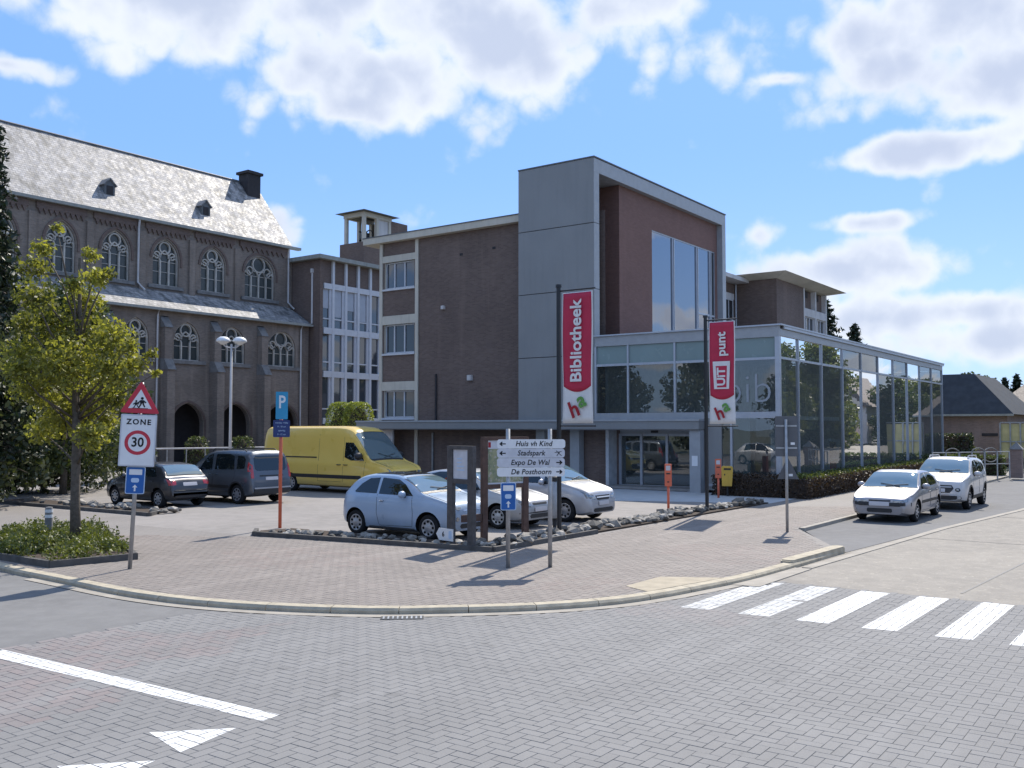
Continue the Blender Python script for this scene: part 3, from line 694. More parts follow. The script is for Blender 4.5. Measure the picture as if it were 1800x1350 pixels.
# portal
YP0, YP1, XP1 = 20.98, 25.0, 49.07
for k, (z0, z1) in enumerate(((2.9, 5.68), (5.70, 8.55), (8.57, 11.42), (11.44, 14.28))):
    obj('cladding_panel', MB().box(XG, XG + 0.06, YP0 + .02, YP1, z0 + .006, z1 - .006), 'grey_panel', lib)
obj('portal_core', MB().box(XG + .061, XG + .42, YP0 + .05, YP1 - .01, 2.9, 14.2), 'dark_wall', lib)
for k, (z0, z1) in enumerate(((6.0, 8.55), (8.57, 11.42), (11.44, 13.66))):
    obj('portal_edge', MB().box(XG + .002, XG + .43, YP0, YP0 + .048, z0, z1 - .006), 'grey_trim', lib)
obj('portal_edge', MB().box(XG + .002, XG + .43, YP0, YP0 + .048, 2.9, 5.99), 'grey_trim', lib)
obj('portal_beam', MB().box(XG + .004, XP1, YP0 + .002, YP0 + .05, 13.66, 14.26), 'grey_trim', lib)
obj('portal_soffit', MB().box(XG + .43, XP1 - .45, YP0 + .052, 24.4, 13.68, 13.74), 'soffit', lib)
obj('portal_roof', MB().box(XG + .42, XP1, YP0 + .06, YP1, 13.75, 14.22), 'dark_wall', lib)
obj('portal_coping', MB().box(XG - .03, XP1 + .03, YP0 - .03, YP1 + .02, 14.285, 14.34), 'lead', lib)
obj('portal_leg', MB().box(XP1 - .45, XP1, YP0 + .003, 24.5, 5.9, 13.655), 'grey_trim', lib)
obj('portal_side', MB().box(XG + .43, XP1, YP1 - .05, YP1 - .02, 12.5, 13.74), 'grey_panel', lib)
YB = 21.3; XB0 = 37.75; XB1 = XP1 - .452
wx0, wx1, wz0, wz1 = 40.95, 48.35, 6.3, 12.15
obj('portal_wall', MB().holes([(XB0, 5.9), (XB1, 5.9), (XB1, 13.675), (XB0, 13.675)], [[(wx0, wz0), (wx1, wz0), (wx1, wz1), (wx0, wz1)]], PY(YB), 0.12), 'portal_brick', lib)
obj('portal_return', MB().box(XB0, XB0 + .2, YB + .002, 24.2, 5.9, 13.67), 'portal_brick', lib)
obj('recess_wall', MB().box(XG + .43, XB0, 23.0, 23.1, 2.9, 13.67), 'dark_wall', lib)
obj('recess_mullion', MB().box(37.0, 37.08, 22.2, 22.28, 5.9, 13.66), 'grey_trim', lib)
obj('window_back', MB().box(wx0 - .1, wx1 + .1, YB + .5, YB + .52, wz0 - .1, wz1 + .1), 'dark_wall', lib)
bw = obj('portal_window', MB().box(wx0, wx1, YB + .03, YB + .1, wz1 - .06, wz1).box(wx0, wx0 + .06, YB + .03, YB + .1, wz0, wz1 - .061).box(wx1 - .06, wx1, YB + .03, YB + .1, wz0, wz1 - .061), 'alu', lib)
cuts = [wx0, 43.28, 46.1, 47.75, wx1]
for c_ in cuts[1:-1]:
    for dx in (-.11, .05): obj('mullion', MB().box(c_ + dx, c_ + dx + .07, YB + .0, YB + .12, wz0, wz1 - .062), 'alu', bw)
for a, b, gm in zip(cuts, cuts[1:], ('sky_glass', 'sky_glass', 'sky_glass', 'dark_glass')): obj('pane', MB().box(a + .03, b - .03, YB + .06, YB + .075, wz0, wz1 - .05), gm, bw)
obj('transom', MB().box(46.22, wx1 - .06, YB + .02, YB + .1, 8.55, 8.65), 'alu', bw)
# canopy and the recessed ground floor under it
obj('canopy', MB().box(34.45, 36.3, 15.92, 34.75, 2.5, 2.82), 'grey_panel', lib)
obj('canopy_edge', MB().box(34.41, 36.3, 15.9, 34.78, 2.823, 2.90), 'grey_trim', lib)
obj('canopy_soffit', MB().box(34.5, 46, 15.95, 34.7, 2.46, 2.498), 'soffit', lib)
for y0, y1 in ((23.79, 24.25), (21.97, 22.44)): obj('column', MB().box(35.3, 35.7, y0, y1, 0, 2.458), 'grey_trim', lib)
obj('end_column', MB().box(34.6, 36.1, 15.94, 16.4, 0, 2.458), 'grey_trim', lib)
obj('porch_wall', MB().box(36.2, 36.4, 20.46, 22.4, 0, 2.458), 'lib_brick', lib)
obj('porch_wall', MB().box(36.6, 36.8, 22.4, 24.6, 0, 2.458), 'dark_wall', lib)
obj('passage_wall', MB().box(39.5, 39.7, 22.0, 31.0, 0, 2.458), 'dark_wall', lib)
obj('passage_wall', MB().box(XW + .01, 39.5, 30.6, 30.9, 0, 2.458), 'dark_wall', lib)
obj('side_screen', MB().box(35.0, 35.12, 32.75, 34.3, 0, 2.45), 'concrete_white', lib)
obj('notice_case', MB().box(36.08, 36.2, 20.9, 22.1, .35, 1.15), 'dark_wall', lib)
for y0, y1, z0, z1 in ((21.75, 22.0, .45, .9), (21.1, 21.4, .42, .62), (21.45, 21.65, .72, .92)): obj('poster', MB().box(36.07, 36.078, y0, y1, z0, z1), 'paper', lib)
XD = 36.22
ds = [20.44, 19.41, 18.2, 17.08, 16.42]
door = obj('entrance', MB().box(XD, XD + .12, 16.42, 20.44, 2.3, 2.457), 'grey_trim', lib)
for y in ds: obj('door_post', MB().box(XD - .03, XD + .1, y - .06 if y != 20.44 else y - .07, y + .05 if y != 16.42 else y + .07, 0, 2.298), 'alu', door)
for k, (a, b) in enumerate(zip(ds, ds[1:])):
    obj('door_leaf', MB().box(XD, XD + .06, b + .06, a - .07, .02, .12).box(XD, XD + .06, b + .06, a - .07, 2.2, 2.296), 'alu', door)
    obj('door_pane', MB().box(XD + .025, XD + .035, b + .05, a - .06, .121, 2.199), 'front_glass', door)
obj('door_sensor', MB().box(XD - .1, XD - .002, 18.6, 18.9, 2.34, 2.43), 'iron', door)
obj('door_sticker', MB().box(34.59, 34.597, 16.05, 16.3, 1.05, 1.45), 'sign_white', lib)
obj('lobby_floor', MB().box(36.35, 46, 13, 20.4, -.05, .012), 'interior_floor', lib)
obj('lobby_wall', MB().box(43, 43.2, 14, 20.4, 0, 2.458), 'interior', lib)
obj('lobby_desk', MB().box(39.2, 40.0, 17.2, 19.2, 0.012, 1.05).box(39.1, 40.1, 17.15, 19.25, 1.051, 1.1), 'interior_white', lib)
obj('lobby_mat', MB().box(34.9, 36.15, 16.7, 20.2, .001, .012), 'dark_wall', lib)

# ================================================================== glass pavilion
plain('vinyl', (0.30, 0.33, 0.36), .5, var=0)
pav = thing('glass_pavilion', 'flat-roofed glass pavilion with grey mullions behind the clipped hedge', 'building')
XF, YF, XE, ZT = 35.0, 12.88, 63.05, 6.48
obj('roof_slab', MB().box(XF + .06, XE - .06, YF + .06, YP0 - .05, 6.05, 6.44), 'interior_white', pav)
obj('roof_beam', MB().box(XF - .06, XF + .05, YF - .05, 20.93, 6.02, 6.44), 'grey_trim', pav)
obj('roof_beam', MB().box(XF + .052, XE, YF - .055, YF + .05, 6.06, 6.33), 'grey_trim', pav)
obj('roof_coping', MB().box(XF - .14, XE + .12, YF - .16, 20.95, 6.442, 6.50).box(XF + .3, XE + .1, YF - .13, YF - .06, 6.335, 6.44), 'alu', pav)
obj('floor_slab', MB().box(XF, XE, YF, 20.9, -.1, .10), 'interior_floor', pav)
obj('upper_floor', MB().box(37.5, XE - 3, 17.0, 20.9, 2.95, 3.15), 'interior_white', pav)
obj('back_wall', MB().box(XF + .5, XE, 20.6, 20.75, .1, 6.04), 'interior', pav)
obj('end_wall', MB().box(XE - .05, XE, YF + .06, 20.7, .1, 6.04), 'interior', pav)
def bar(name, a): obj(name, MB().box(*a), 'alu', pav)
mux = [37.1 + 2.883 * k for k in range(10)]
bar('corner_post', (XF - .07, XF + .11, YF - .06, YF + .12, 0, 6.018))
for x in mux: obj('mullion', MB().box(x - .035, x + .035, YF - .05, YF + .14, .25, 6.058), 'alu', pav)
xs = [XF + .11] + mux
for a, b in zip(xs, xs[1:]):
    obj('transom', MB().box(a + (.036 if a > 36 else .001), b - .036, YF - .035, YF + .06, 5.18, 5.27), 'alu', pav)
    obj('bottom_rail', MB().box(a + (.036 if a > 36 else .001), b - .036, YF - .035, YF + .06, .25, .36), 'alu', pav)
    j1, j2 = random.uniform(-.004, .004), random.uniform(-.004, .004)
    obj('pane', MB().add([(a, YF + .01 + j1, .36), (b, YF + .01 + j2, .36), (b, YF + .01 + j2, 5.19), (a, YF + .01 + j1, 5.19)], [(0, 1, 2, 3)]), 'pavilion_glass', pav)
    obj('pane', MB().add([(a, YF + .01 - j1, 5.26), (b, YF + .01 + j1, 5.26), (b, YF + .01, 6.07), (a, YF + .01, 6.07)], [(0, 1, 2, 3)]), 'pavilion_glass', pav)
obj('plinth', MB().box(XF, XE, YF - .02, YF + .1, 0, .248), 'grey_panel', pav)
fy = [20.92, 19.35, 17.2, 14.8, YF + .12]
for y in fy[:-1]: obj('mullion', MB().box(XF - .05, XF + .12, y - .04, y + .04, 2.92 if y > 15.9 else .25, 6.018), 'alu', pav)
for a, b in zip(fy, fy[1:]):
    e = .041 if b > 13.5 else .001
    obj('transom', MB().box(XF - .035, XF + .06, b + e, a - .041, 5.16, 5.26), 'alu', pav)
    obj('pane', MB().add([(XF + .01, a, 3.18), (XF + .013, b, 3.18), (XF + .01, b, 5.17), (XF + .012, a, 5.17)], [(0, 1, 2, 3)]), 'front_glass', pav)
    obj('blind_panel', MB().box(XF + .02, XF + .05, b + .03, a - .03, 5.262, 6.015), 'frosted', pav)
obj('sill_band', MB().box(XF - .10, XF + .15, 15.9, 20.94, 2.905, 3.17), 'grey_trim', pav)
obj('sill_band', MB().box(XF - .03, XF + .10, YF + .122, 15.9, 2.93, 3.17), 'alu', pav)
obj('pane', MB().add([(XF + .01, 15.9, .36), (XF + .01, YF + .12, .36), (XF + .01, YF + .12, 2.93), (XF + .01, 15.9, 2.93)], [(0, 1, 2, 3)]), 'front_glass', pav)
obj('bottom_rail', MB().box(XF - .03, XF + .08, YF + .122, 15.89, .25, .36), 'alu', pav)
obj('plinth', MB().box(XF, XF + .1, YF + .1, 15.9, 0, .248), 'grey_panel', pav)
obj('side_panel', MB().box(XF - .04, XF + .05, 15.2, 15.9, .362, 2.9), 'grey_panel', pav)
obj('interior_panel', MB().box(XF + .5, XF + .56, 14.25, 15.1, .1, 2.9), 'frosted', pav)
obj('interior_pier', MB().box(XF + .7, XF + 1.1, 13.0, 13.5, .1, 6.0), 'interior_white', pav)
obj('interior_panel', MB().box(XF + 1.5, XF + 1.56, 13.1, 14.4, 2.2, 3.0), 'interior_white', pav)
# bookcases inside
for k in range(8):
    x = 40 + k * 2.8; bc = obj('bookcase', MB().box(x, x + 1.6, 17.0, 17.4, .1, .18).box(x, x + 1.6, 17.38, 17.4, .18, 1.9).box(x, x + .04, 17.0, 17.38, .18, 1.9).box(x + 1.56, x + 1.6, 17.0, 17.38, .18, 1.9).box(x + .04, x + 1.56, 17.0, 17.38, .75, .79).box(x + .04, x + 1.56, 17.0, 17.38, 1.3, 1.34), 'interior_white', pav)
    for z in (.185, .795, 1.345):
        q = x + .06
        mb = MB()
        while q < x + 1.45: wd = random.uniform(.03, .06); mb.box(q, q + wd, 17.06, 17.3, z, z + random.uniform(.25, .42)); q += wd + .004
        obj('book_row', mb, random.choice(['sign_navy', 'wood_brown', 'sign_red', 'interior_white', 'wood_grey']), bc)['kind'] = 'stuff'
text('lettering', 'bib', 1.65, (XF - .012, 14.12, 4.02), (0, -1, 0), (0, 0, 1), 'vinyl', pav, bold=-.026)

# ================================================================== rear wing behind the pavilion
rw = thing('rear_wing', 'brown brick upper block with wide pale overhanging roof behind the glass pavilion', 'building')
RX, RY, RE = 58.9, 21.75, 68.9
obj('brick_wall', MB().box(RX, 64.0, RY, 30, 0, 12.1), 'lib_brick', rw)
obj('brick_wall', MB().box(64.0, RE, RY + .3, 30, 0, 12.05), 'lib_brick', rw)
obj('roof', MB().add([(RX - 1.1, RY - 1.0, 12.38), (RE + 1.6, RY - 1.0, 12.38), (RE + 1.6, 31, 12.38), (RX - 1.1, 31, 12.38), (RX - .1, RY - .1, 12.1), (RE + .1, RY - .1, 12.1), (RE + .1, 30, 12.1), (RX - .1, 30, 12.1)], [(0, 1, 2, 3), (4, 7, 6, 5), (0, 4, 5, 1), (1, 5, 6, 2), (3, 2, 6, 7), (0, 3, 7, 4)]), 'beige', rw)
for x in (64.1, 66.5, 68.8): obj('pilaster', MB().box(x - .12, x + .12, RY - .02, RY + .3, 0, 12.09), 'concrete_white', rw)
for x0, x1 in ((64.22, 66.38), (66.62, 68.68)):
    obj('band', MB().box(x0, x1, RY, RY + .3, 10.2, 10.75), 'concrete_white', rw)
    obj('vent_opening', MB().box(x0, x1 - .8, RY + .25, RY + .31, 11.55, 12.0), 'dark_wall', rw)
    fwin(rw, PY(RY), x0, x1, 7.0, 10.2, (0, .3, .62, 1), frame='white_frame', d0=.12, d1=.25, gd=.2)
lw = thing('linking_wall', 'narrow brick bay with white window tucked beside the rear wing', 'building')
obj('brick_wall', MB().box(50, RX - .01, 24.5, 25.4, 6, 11.9), 'lib_brick', lw)
obj('roof_eave', MB().box(50, RX + .3, 23.6, 25.4, 11.95, 12.2), 'concrete_white', lw)
obj('band', MB().box(55, RX - .5, 24.42, 24.5, 10.85, 11.25), 'concrete_white', lw)
fwin(lw, PY(24.44), 56.2, RX - .6, 9.5, 10.85, (0, .33, .66, 1), d0=0, d1=.055, gd=.03)
obj('downpipe', MB().tube([(RX - .25, 24.4, 6), (RX - .25, 24.4, 11.9)], .06), 'alu', lw)

# ================================================================== link building with the white grid of windows
lk = thing('link_building', 'brown four-storey block with white concrete window grid beside the church', 'building')
LX, LY, LZ = 47.98, 52.23, 14.95
obj('brick_wall', MB().box(LX, LX + .3, LY, 56.5, 0, LZ), 'lib_brick', lk)
obj('brick_wall', MB().box(LX + .31, 60, LY + .35, LY + .6, 0, LZ), 'lib_brick', lk)
obj('roof', MB().box(LX - .45, 61, LY - .45, 57, LZ + .01, LZ + .30), 'gutter', lk)
obj('downpipe', MB().tube([(LX - .07, 53.0, 10.2), (LX - .07, 53.0, 14.3)], .07).box(LX - .18, LX, 52.9, 53.1, 14.0, 14.3), 'concrete_white', lk)
lx = [LX + .3, 49.31, 50.62, 51.93, 53.24, 54.55, 55.86, 57.17]
for x in lx[1:]: obj('mullion', MB().box(x - .11, x + .11, LY - .04, LY + .3, 0, LZ), 'white_frame', lk)
for a, b in zip(lx, lx[1:]):
    for z0, z1 in ((12.84, 13.25), (9.48, 9.95), (6.26, 6.72), (2.8, 3.25)): obj('beam', MB().box(a + .11, b - .11, LY - .02, LY + .3, z0, z1), 'white_frame', lk)
    obj('brick_infill', MB().box(a + .11, b - .11, LY + .12, LY + .3, 13.25, LZ), 'lib_brick', lk)
    for k, (z0, z1) in enumerate(((9.95, 12.84), (6.72, 9.48), (3.25, 6.26), (.4, 2.8))):
        wn = obj('window', MB().box(a + .11, b - .11, LY + .1, LY + .2, z0 + .62, z0 + .72).box(b - .32, b - .11, LY + .08, LY + .22, z0, z1), 'white_frame', lk)
        obj('pane', MB().box(a + .11, b - .32, LY + .2, LY + .215, z0, z1), 'link_glass', wn)
        if k == 0 and random.random() < .85: obj('blind', MB().box(a + .13, b - .36, LY + .16, LY + .17, z0 + .75 + random.choice((0, .1, .7)), z1), 'blind', wn)

# ================================================================== bell tower
bt = thing('bell_tower', 'open concrete belfry with dark bell on brick stub above the roofs', 'tower')
TX, TY = 54.01, 53.77; TZ = 17.41
obj('brick_base', MB().box(TX, 59.2, TY, 56.5, 14.5, TZ), 'lib_brick', bt)
obj('lift_block', MB().box(57.25, 59.2, TY + .05, 56.4, TZ + .001, 19.6), 'lib_brick', bt)
for x, y in ((TX + .15, TY + .15), (TX + .15, 55.9), (55.6, TY + .15), (57.05, TY + .15), (55.6, 55.9), (57.05, 55.9)): obj('post', MB().box(x - .13, x + .13, y - .13, y + .13, TZ, 19.5), 'beige', bt)
obj('ring_beam', MB().box(TX, 57.24, TY, TY + .3, 19.5, 19.85).box(TX, TX + .3, TY + .301, 56.1, 19.5, 19.85).box(TX + .301, 57.24, 55.8, 56.1, 19.5, 19.85), 'beige', bt)
obj('infill', MB().box(55.75, 56.9, TY + .12, TY + .2, TZ, 19.5), 'concrete_white', bt)
obj('roof', MB().add([(TX - .5, TY - .5, 19.87), (57.7, TY - .5, 19.87), (57.7, 56.6, 19.87), (TX - .5, 56.6, 19.87), (TX + .3, TY + .3, 20.05), (56.9, TY + .3, 20.05), (56.9, 55.8, 20.05), (TX + .3, 55.8, 20.05)], [(3, 2, 1, 0), (4, 5, 6, 7), (0, 1, 5, 4), (1, 2, 6, 5), (2, 3, 7, 6), (3, 0, 4, 7)]), 'lead', bt)
obj('bell', MB().lathe([(.02, .62), (.16, .6), (.22, .45), (.26, .2), (.38, 0), (.34, 0), (.2, .3), (.02, .5)], 16, (55.1, 54.9, 17.75)), 'iron', bt, smooth=True)
obj('bell_wheel', MB().strip(arc(0, 0, .42, 0, 2 * math.pi, 20)[:-1], .07, lambda u, v, d: (55.55 + d, 54.7 + u, 18.25 + v), -.03, .03, True).box(54.6, 55.7, 54.85, 54.95, 18.36, 18.46).box(55.5, 55.6, 54.7, 55.1, TZ, 18.4), 'iron', bt)

# ================================================================== church
ch = thing('church', 'long dark brick neo-gothic church with pale weathered slate roof', 'church')
CA, CN, CE, CW = 53.26, 55.42, 47.85, 20.0
def slate(name, base, dark, light):
    m, nt, b = newmat(name); tc = nt.nodes.new('ShaderNodeTexCoord'); O = tc.outputs['Object']
    s = nt.nodes.new('ShaderNodeSeparateXYZ'); link(nt, O, s.inputs[0]); cb = nt.nodes.new('ShaderNodeCombineXYZ'); link(nt, s.outputs[0], cb.inputs[0]); link(nt, mth(nt, 'MULTIPLY', s.outputs[2], 1.25), cb.inputs[1])
    t = nt.nodes.new('ShaderNodeTexBrick'); link(nt, cb.outputs[0], t.inputs['Vector'])
    for k, v in (('Color1', base), ('Color2', light), ('Mortar', dark)): t.inputs[k].default_value = (*v, 1)
    for k, v in (('Scale', 1.0), ('Mortar Size', 0.012), ('Brick Width', 0.3), ('Row Height', 0.2), ('Mortar Smooth', .4)): t.inputs[k].default_value = v
    mp = nt.nodes.new('ShaderNodeMapping'); mp.inputs['Rotation'].default_value = (0, rad(-28), 0); mp.inputs['Scale'].default_value = (1.6, 1, .28); link(nt, O, mp.inputs[0])
    f = noise(nt, mp.outputs[0], 1.3, 9, 0.68); f2 = noise(nt, O, 2.6, 9, 0.72)
    c = mixc(nt, mrange(nt, f, .42, .66), t.outputs['Color'], dark); c = mixc(nt, mth(nt, 'MULTIPLY', mrange(nt, f2, .5, .68), .7), c, light)
    link(nt, c, b.inputs['Base Color']); link(nt, mrange(nt, f2, .3, .7, .5, .75), b.inputs['Roughness']); b.inputs['Specular IOR Level'].default_value = 0.45
    bn = nt.nodes.new('ShaderNodeBump'); bn.inputs['Strength'].default_value = .6; bn.inputs['Distance'].default_value = .02
    link(nt, mth(nt, 'ADD', t.outputs['Fac'], mth(nt, 'MULTIPLY', f2, -1.2)), bn.inputs['Height']); link(nt, bn.outputs[0], b.inputs['Normal'])
slate('slate_pale', (0.27, 0.255, 0.245), (0.085, 0.085, 0.083), (0.46, 0.435, 0.42))
slate('slate_aisle', (0.22, 0.22, 0.23), (0.08, 0.085, 0.085), (0.40, 0.39, 0.38))
RZ, EZ, YR = 21.45, 16.0, 59.5
def gothic(cx, w_, z0, zs, rise, n=8):
    """pointed opening: springs at zs, apex zs+rise, as an anticlockwise outline"""
    h = w_ / 2; R = (h * h + rise * rise) / (2 * h)
    a = math.asin(min(1, rise / R))
    right = [(cx + h - R + R * math.cos(a * i / n), zs + R * math.sin(a * i / n)) for i in range(n + 1)]
    left = [(2 * cx - x, z) for x, z in right[::-1]][1:]
    return [(cx - h, z0), (cx + h, z0)] + right + left
def gwin(parent, fn, cx, w_, z0, zs, rise, lights, glassm='church_glass'):
    """traceried window: window > tracery, mullion, rose, pane"""
    o_ = gothic(cx, w_, z0, zs, rise)
    win = obj('window', MB().strip(o_, .15, fn, .12, .32, True), 'church_stone', parent)
    obj('pane', MB().prismf(o_, fn, .27, .29), glassm, win)
    lw_ = w_ / lights; zl = zs - .25
    for k in range(1, lights): obj('mullion', MB().prismf([(cx - w_ / 2 + k * lw_ - .05, z0), (cx - w_ / 2 + k * lw_ + .05, z0), (cx - w_ / 2 + k * lw_ + .05, zl + .12), (cx - w_ / 2 + k * lw_ - .05, zl + .12)], fn, .13, .3), 'church_stone', win)
    for k in range(lights):
        c_ = cx - w_ / 2 + (k + .5) * lw_; b_ = zl + (.32 if lights == 3 and k == 1 else 0)
        g = gothic(c_, lw_, b_ - .25, b_, .5, 6)[1:]
        obj('lancet_head', MB().strip(g[1:], .085, fn, .14, .3), 'church_stone', win)
        obj('glazing_bar', MB().prismf([(c_ - lw_ / 2 + .05, z0 + .9), (c_ + lw_ / 2 - .05, z0 + .9), (c_ + lw_ / 2 - .05, z0 + .94), (c_ - lw_ / 2 + .05, z0 + .94)], fn, .22, .26).prismf([(c_ - lw_ / 2 + .05, z0 + 1.6), (c_ + lw_ / 2 - .05, z0 + 1.6), (c_ + lw_ / 2 - .05, z0 + 1.64), (c_ - lw_ / 2 + .05, z0 + 1.64)], fn, .22, .26), 'church_stone', win)['kind'] = 'stuff'
    R = w_ * .20
    obj('rose', MB().strip(arc(cx, zs + rise * .56, R, 0, 2 * math.pi, 18)[:-1], .09, fn, .13, .3, True), 'church_stone', win)
    for sg in (-1, 1): obj('rose', MB().strip(arc(cx + sg * w_ * .29, zs + rise * .17, R * .55, 0, 2 * math.pi, 12)[:-1], .08, fn, .14, .3, True), 'church_stone', win)
    return win
bays = [28.25, 31.85, 35.45, 39.2, 42.95, 47.7]
nw = [(30.05, 1.85, 3), (33.65, 1.9, 3), (37.25, 1.95, 3), (41.0, 2.0, 3), (45.05, 2.7, 4), (26.4, 1.85, 3), (22.8, 1.85, 3)]
fn = PY(CN); holes = [gothic(c, w_, 11.95, 13.75 if l == 3 else 13.7, 1.3, 8) for c, w_, l in nw]
obj('nave_wall', MB().holes([(CW, 0), (CE, 0), (CE, EZ), (CW, EZ)], holes, fn, .34), 'church_brick', ch)
for c, w_, l in nw:
    gwin(ch, fn, c, w_, 11.95, 13.75 if l == 3 else 13.7, 1.3, l)
    obj('sill', MB().box(c - w_ / 2 - .35, c + w_ / 2 + .35, CN - .12, CN + .2, 11.72, 11.945), 'sill_stone', ch)
    obj('hood_mould', MB().strip([p for p in gothic(c, w_ + .35, 13.3, 13.75, 1.48, 8)[1:]], .14, fn, -.07, .02), 'lib_brick', ch)
for x in bays: obj('pilaster', MB().box(x - .22, x + .22, CN - .16, CN + .05, 11.0, 15.3), 'church_brick', ch)
for a, b in zip([24.6] + bays, bays):
    n = 9; mb = MB()
    mb.box(a + .23, b - .23, CN - .13, CN + .02, 15.55, 15.95)
    for k in range(n):
        q = a + .3 + (b - a - .6) * (k + .5) / n; h = (b - a - .6) / n
        mb.prismf([(q - h * .45, 15.56), (q, 15.22), (q + h * .45, 15.56)], fn, -.12, .02)
    obj('corbel_frieze', mb, 'lib_brick', ch)['kind'] = 'stuff'
obj('nave_gutter', MB().box(CW, CE + .75, CN - .42, CN - .05, EZ - .03, EZ + .16), 'gutter', ch)
obj('gable_wall', MB().prismf([(CN + .01, 0), (2 * YR - CN, 0), (2 * YR - CN, EZ), (YR, RZ - .15), (CN + .01, EZ)], PX(CE - .3), 0, .28), 'church_brick', ch)
def slab(name, x0, x1, ya, za, yb, zb, t_, mat):
    obj(name, MB().add([(x0, ya, za), (x1, ya, za), (x1, yb, zb), (x0, yb, zb), (x0, ya, za - t_), (x1, ya, za - t_), (x1, yb, zb - t_), (x0, yb, zb - t_)], [(0, 1, 2, 3), (7, 6, 5, 4), (0, 4, 5, 1), (1, 5, 6, 2), (2, 6, 7, 3), (3, 7, 4, 0)]), mat, ch)
slab('nave_roof', CW, CE + .05, CN - .3, EZ + .1, YR, RZ, .12, 'slate_pale'); slab('nave_roof', CW, CE + .05, 2 * YR - CN + .3, EZ + .1, YR + .01, RZ, .12, 'slate_pale')
obj('ridge_cap', MB().tube([(CW, YR, RZ + .02), (CE + .1, YR, RZ + .02)], .09, 6), 'lead', ch)
obj('chimney', MB().box(46.3, 47.5, YR - 1.0, YR + .1, 19.9, 22.0).box(46.15, 47.65, YR - 1.15, YR + .25, 22.001, 22.2).box(46.4, 47.4, YR - .9, YR, 22.201, 22.3), 'dark_wall', ch)
for x in (onY(192, 345, 56.25).x, onY(361, 382, 56.25).x):
    yy = 56.25; zz = EZ + .1 + (RZ - EZ - .1) * (yy - CN + .3) / (YR - CN + .3)
    dm = obj('dormer', MB().prismf([(x - .36, zz - .1), (x + .36, zz - .1), (x + .36, zz + .62), (x, zz + .98), (x - .36, zz + .62)], PY(yy - .05), 0, 1.1), 'lead', ch)
    obj('dormer_roof', MB().strip([(x - .46, zz + .55), (x, zz + 1.03), (x + .46, zz + .55)], .08, PY(yy - .15), 0, 1.3), 'slate_aisle', dm)
    obj('dormer_door', MB().box(x - .22, x + .22, yy - .075, yy - .051, zz - .02, zz + .54), 'dark_wall', dm)
# aisle
fa = PY(CA); aw = [(33.8, 1.75), (37.45, 1.95), (41.05, 2.05), (45.35, 2.5), (30.1, 1.75)]; aa = [(37.6, 2.35), (41.35, 2.45), (45.4, 2.9), (33.8, 2.35)]
AZT = 10.05
obj('aisle_wall', MB().holes([(CW, 0), (CE, 0), (CE, AZT), (CW, AZT)], [gothic(c, w_, 6.9, 8.2, 1.2, 8) for c, w_ in aw] + [gothic(c, w_, .05, 2.75, 1.38, 8) for c, w_ in aa], fa, .4), 'church_brick', ch)
for c, w_ in aw:
    gwin(ch, fa, c, w_, 6.9, 8.2, 1.2, 4 if w_ > 2.4 else 3)
    obj('sill', MB().box(c - w_ / 2 - .4, c + w_ / 2 + .4, CA - .14, CA + .2, 6.66, 6.895), 'sill_stone', ch)
for c, w_ in aa: obj('arch_mould', MB().strip(gothic(c, w_ + .25, .05, 2.75, 1.5, 8)[1:], .13, fa, -.06, .02), 'lib_brick', ch)
obj('cloister_wall', MB().box(CW, CE, CA + 2.0, CA + 2.1, 0, 6), 'dark_wall', ch)
obj('cloister_ceiling', MB().box(CW, CE, CA + .41, CA + 2.0, 4.6, 4.7), 'dark_wall', ch)
obj('cloister_floor', MB().box(CW, CE, CA + .1, CA + 2.0, -.05, .03), 'sill_stone', ch)
for x in (35.75, 39.5, 43.4, 31.9, 28.1):
    obj('buttress', MB().box(x - .28, x + .28, CA - .85, CA + .02, 0, 6.2), 'church_brick', ch)
    obj('buttress', MB().box(x - .26, x + .26, CA - .5, CA + .02, 6.9, 8.9), 'church_brick', ch)
    for z0, a, b in ((6.2, .95, .5), (8.9, .58, .0)): obj('buttress_cap', MB().prismf([(-a, z0), (0, z0), (0, z0 + .75), (-b, z0 + .7)], lambda u, v, d, x=x: (x + d, CA + u, v), -.3, .3), 'sill_stone', ch)
slab('aisle_roof', CW, CE, CA - .35, AZT + .05, CN + .02, 11.6, .1, 'slate_aisle')
obj('aisle_gutter', MB().box(CW, CE, CA - .5, CA - .2, AZT - .1, AZT + .06), 'gutter', ch)
for x in (35.1, 47.55): obj('downpipe', MB().tube([(x, CN - .28, EZ), (x, CN - .2, EZ - .5), (x, CN - .2, 11.9), (x + .25, CN - .6, 11.4)], .07), 'concrete_white', ch)
for x in (35.2, 47.0): obj('downpipe', MB().tube([(x, CA - .35, AZT), (x, CA - .12, AZT - .4), (x, CA - .12, 0)], .06), 'concrete_white', ch)

# ================================================================== houses and garden walls at the street's far end
def hip_house(name, label, x0, x1, y0, y1, ze, zr, wallm, roofm, over=.45, inset=2.4, xk=.35):
    h = thing(name, label, 'house'); o = over
    obj('wall', MB().box(x0, x1, y0, y1, 0, ze), wallm, h)
    a = (x0 - o, y0 - o); b = (x1 + o, y1 + o); ym0 = y0 + inset; ym1 = y1 - inset; xm = x0 + (x1 - x0) * xk
    obj('roof', MB().add([(a[0], a[1], ze), (b[0], a[1], ze), (b[0], b[1], ze), (a[0], b[1], ze), (xm, ym0, zr), (b[0] - 2, ym0, zr), (b[0] - 2, ym1, zr), (xm, ym1, zr)], [(0, 1, 5, 4), (1, 2, 6, 5), (2, 3, 7, 6), (3, 0, 4, 7), (4, 5, 6, 7), (3, 2, 1, 0)]), roofm, h)
    obj('eave_gutter', MB().box(a[0] - .08, a[0] + .02, a[1], b[1], ze - .12, ze + .02), 'gutter', h)
    return h
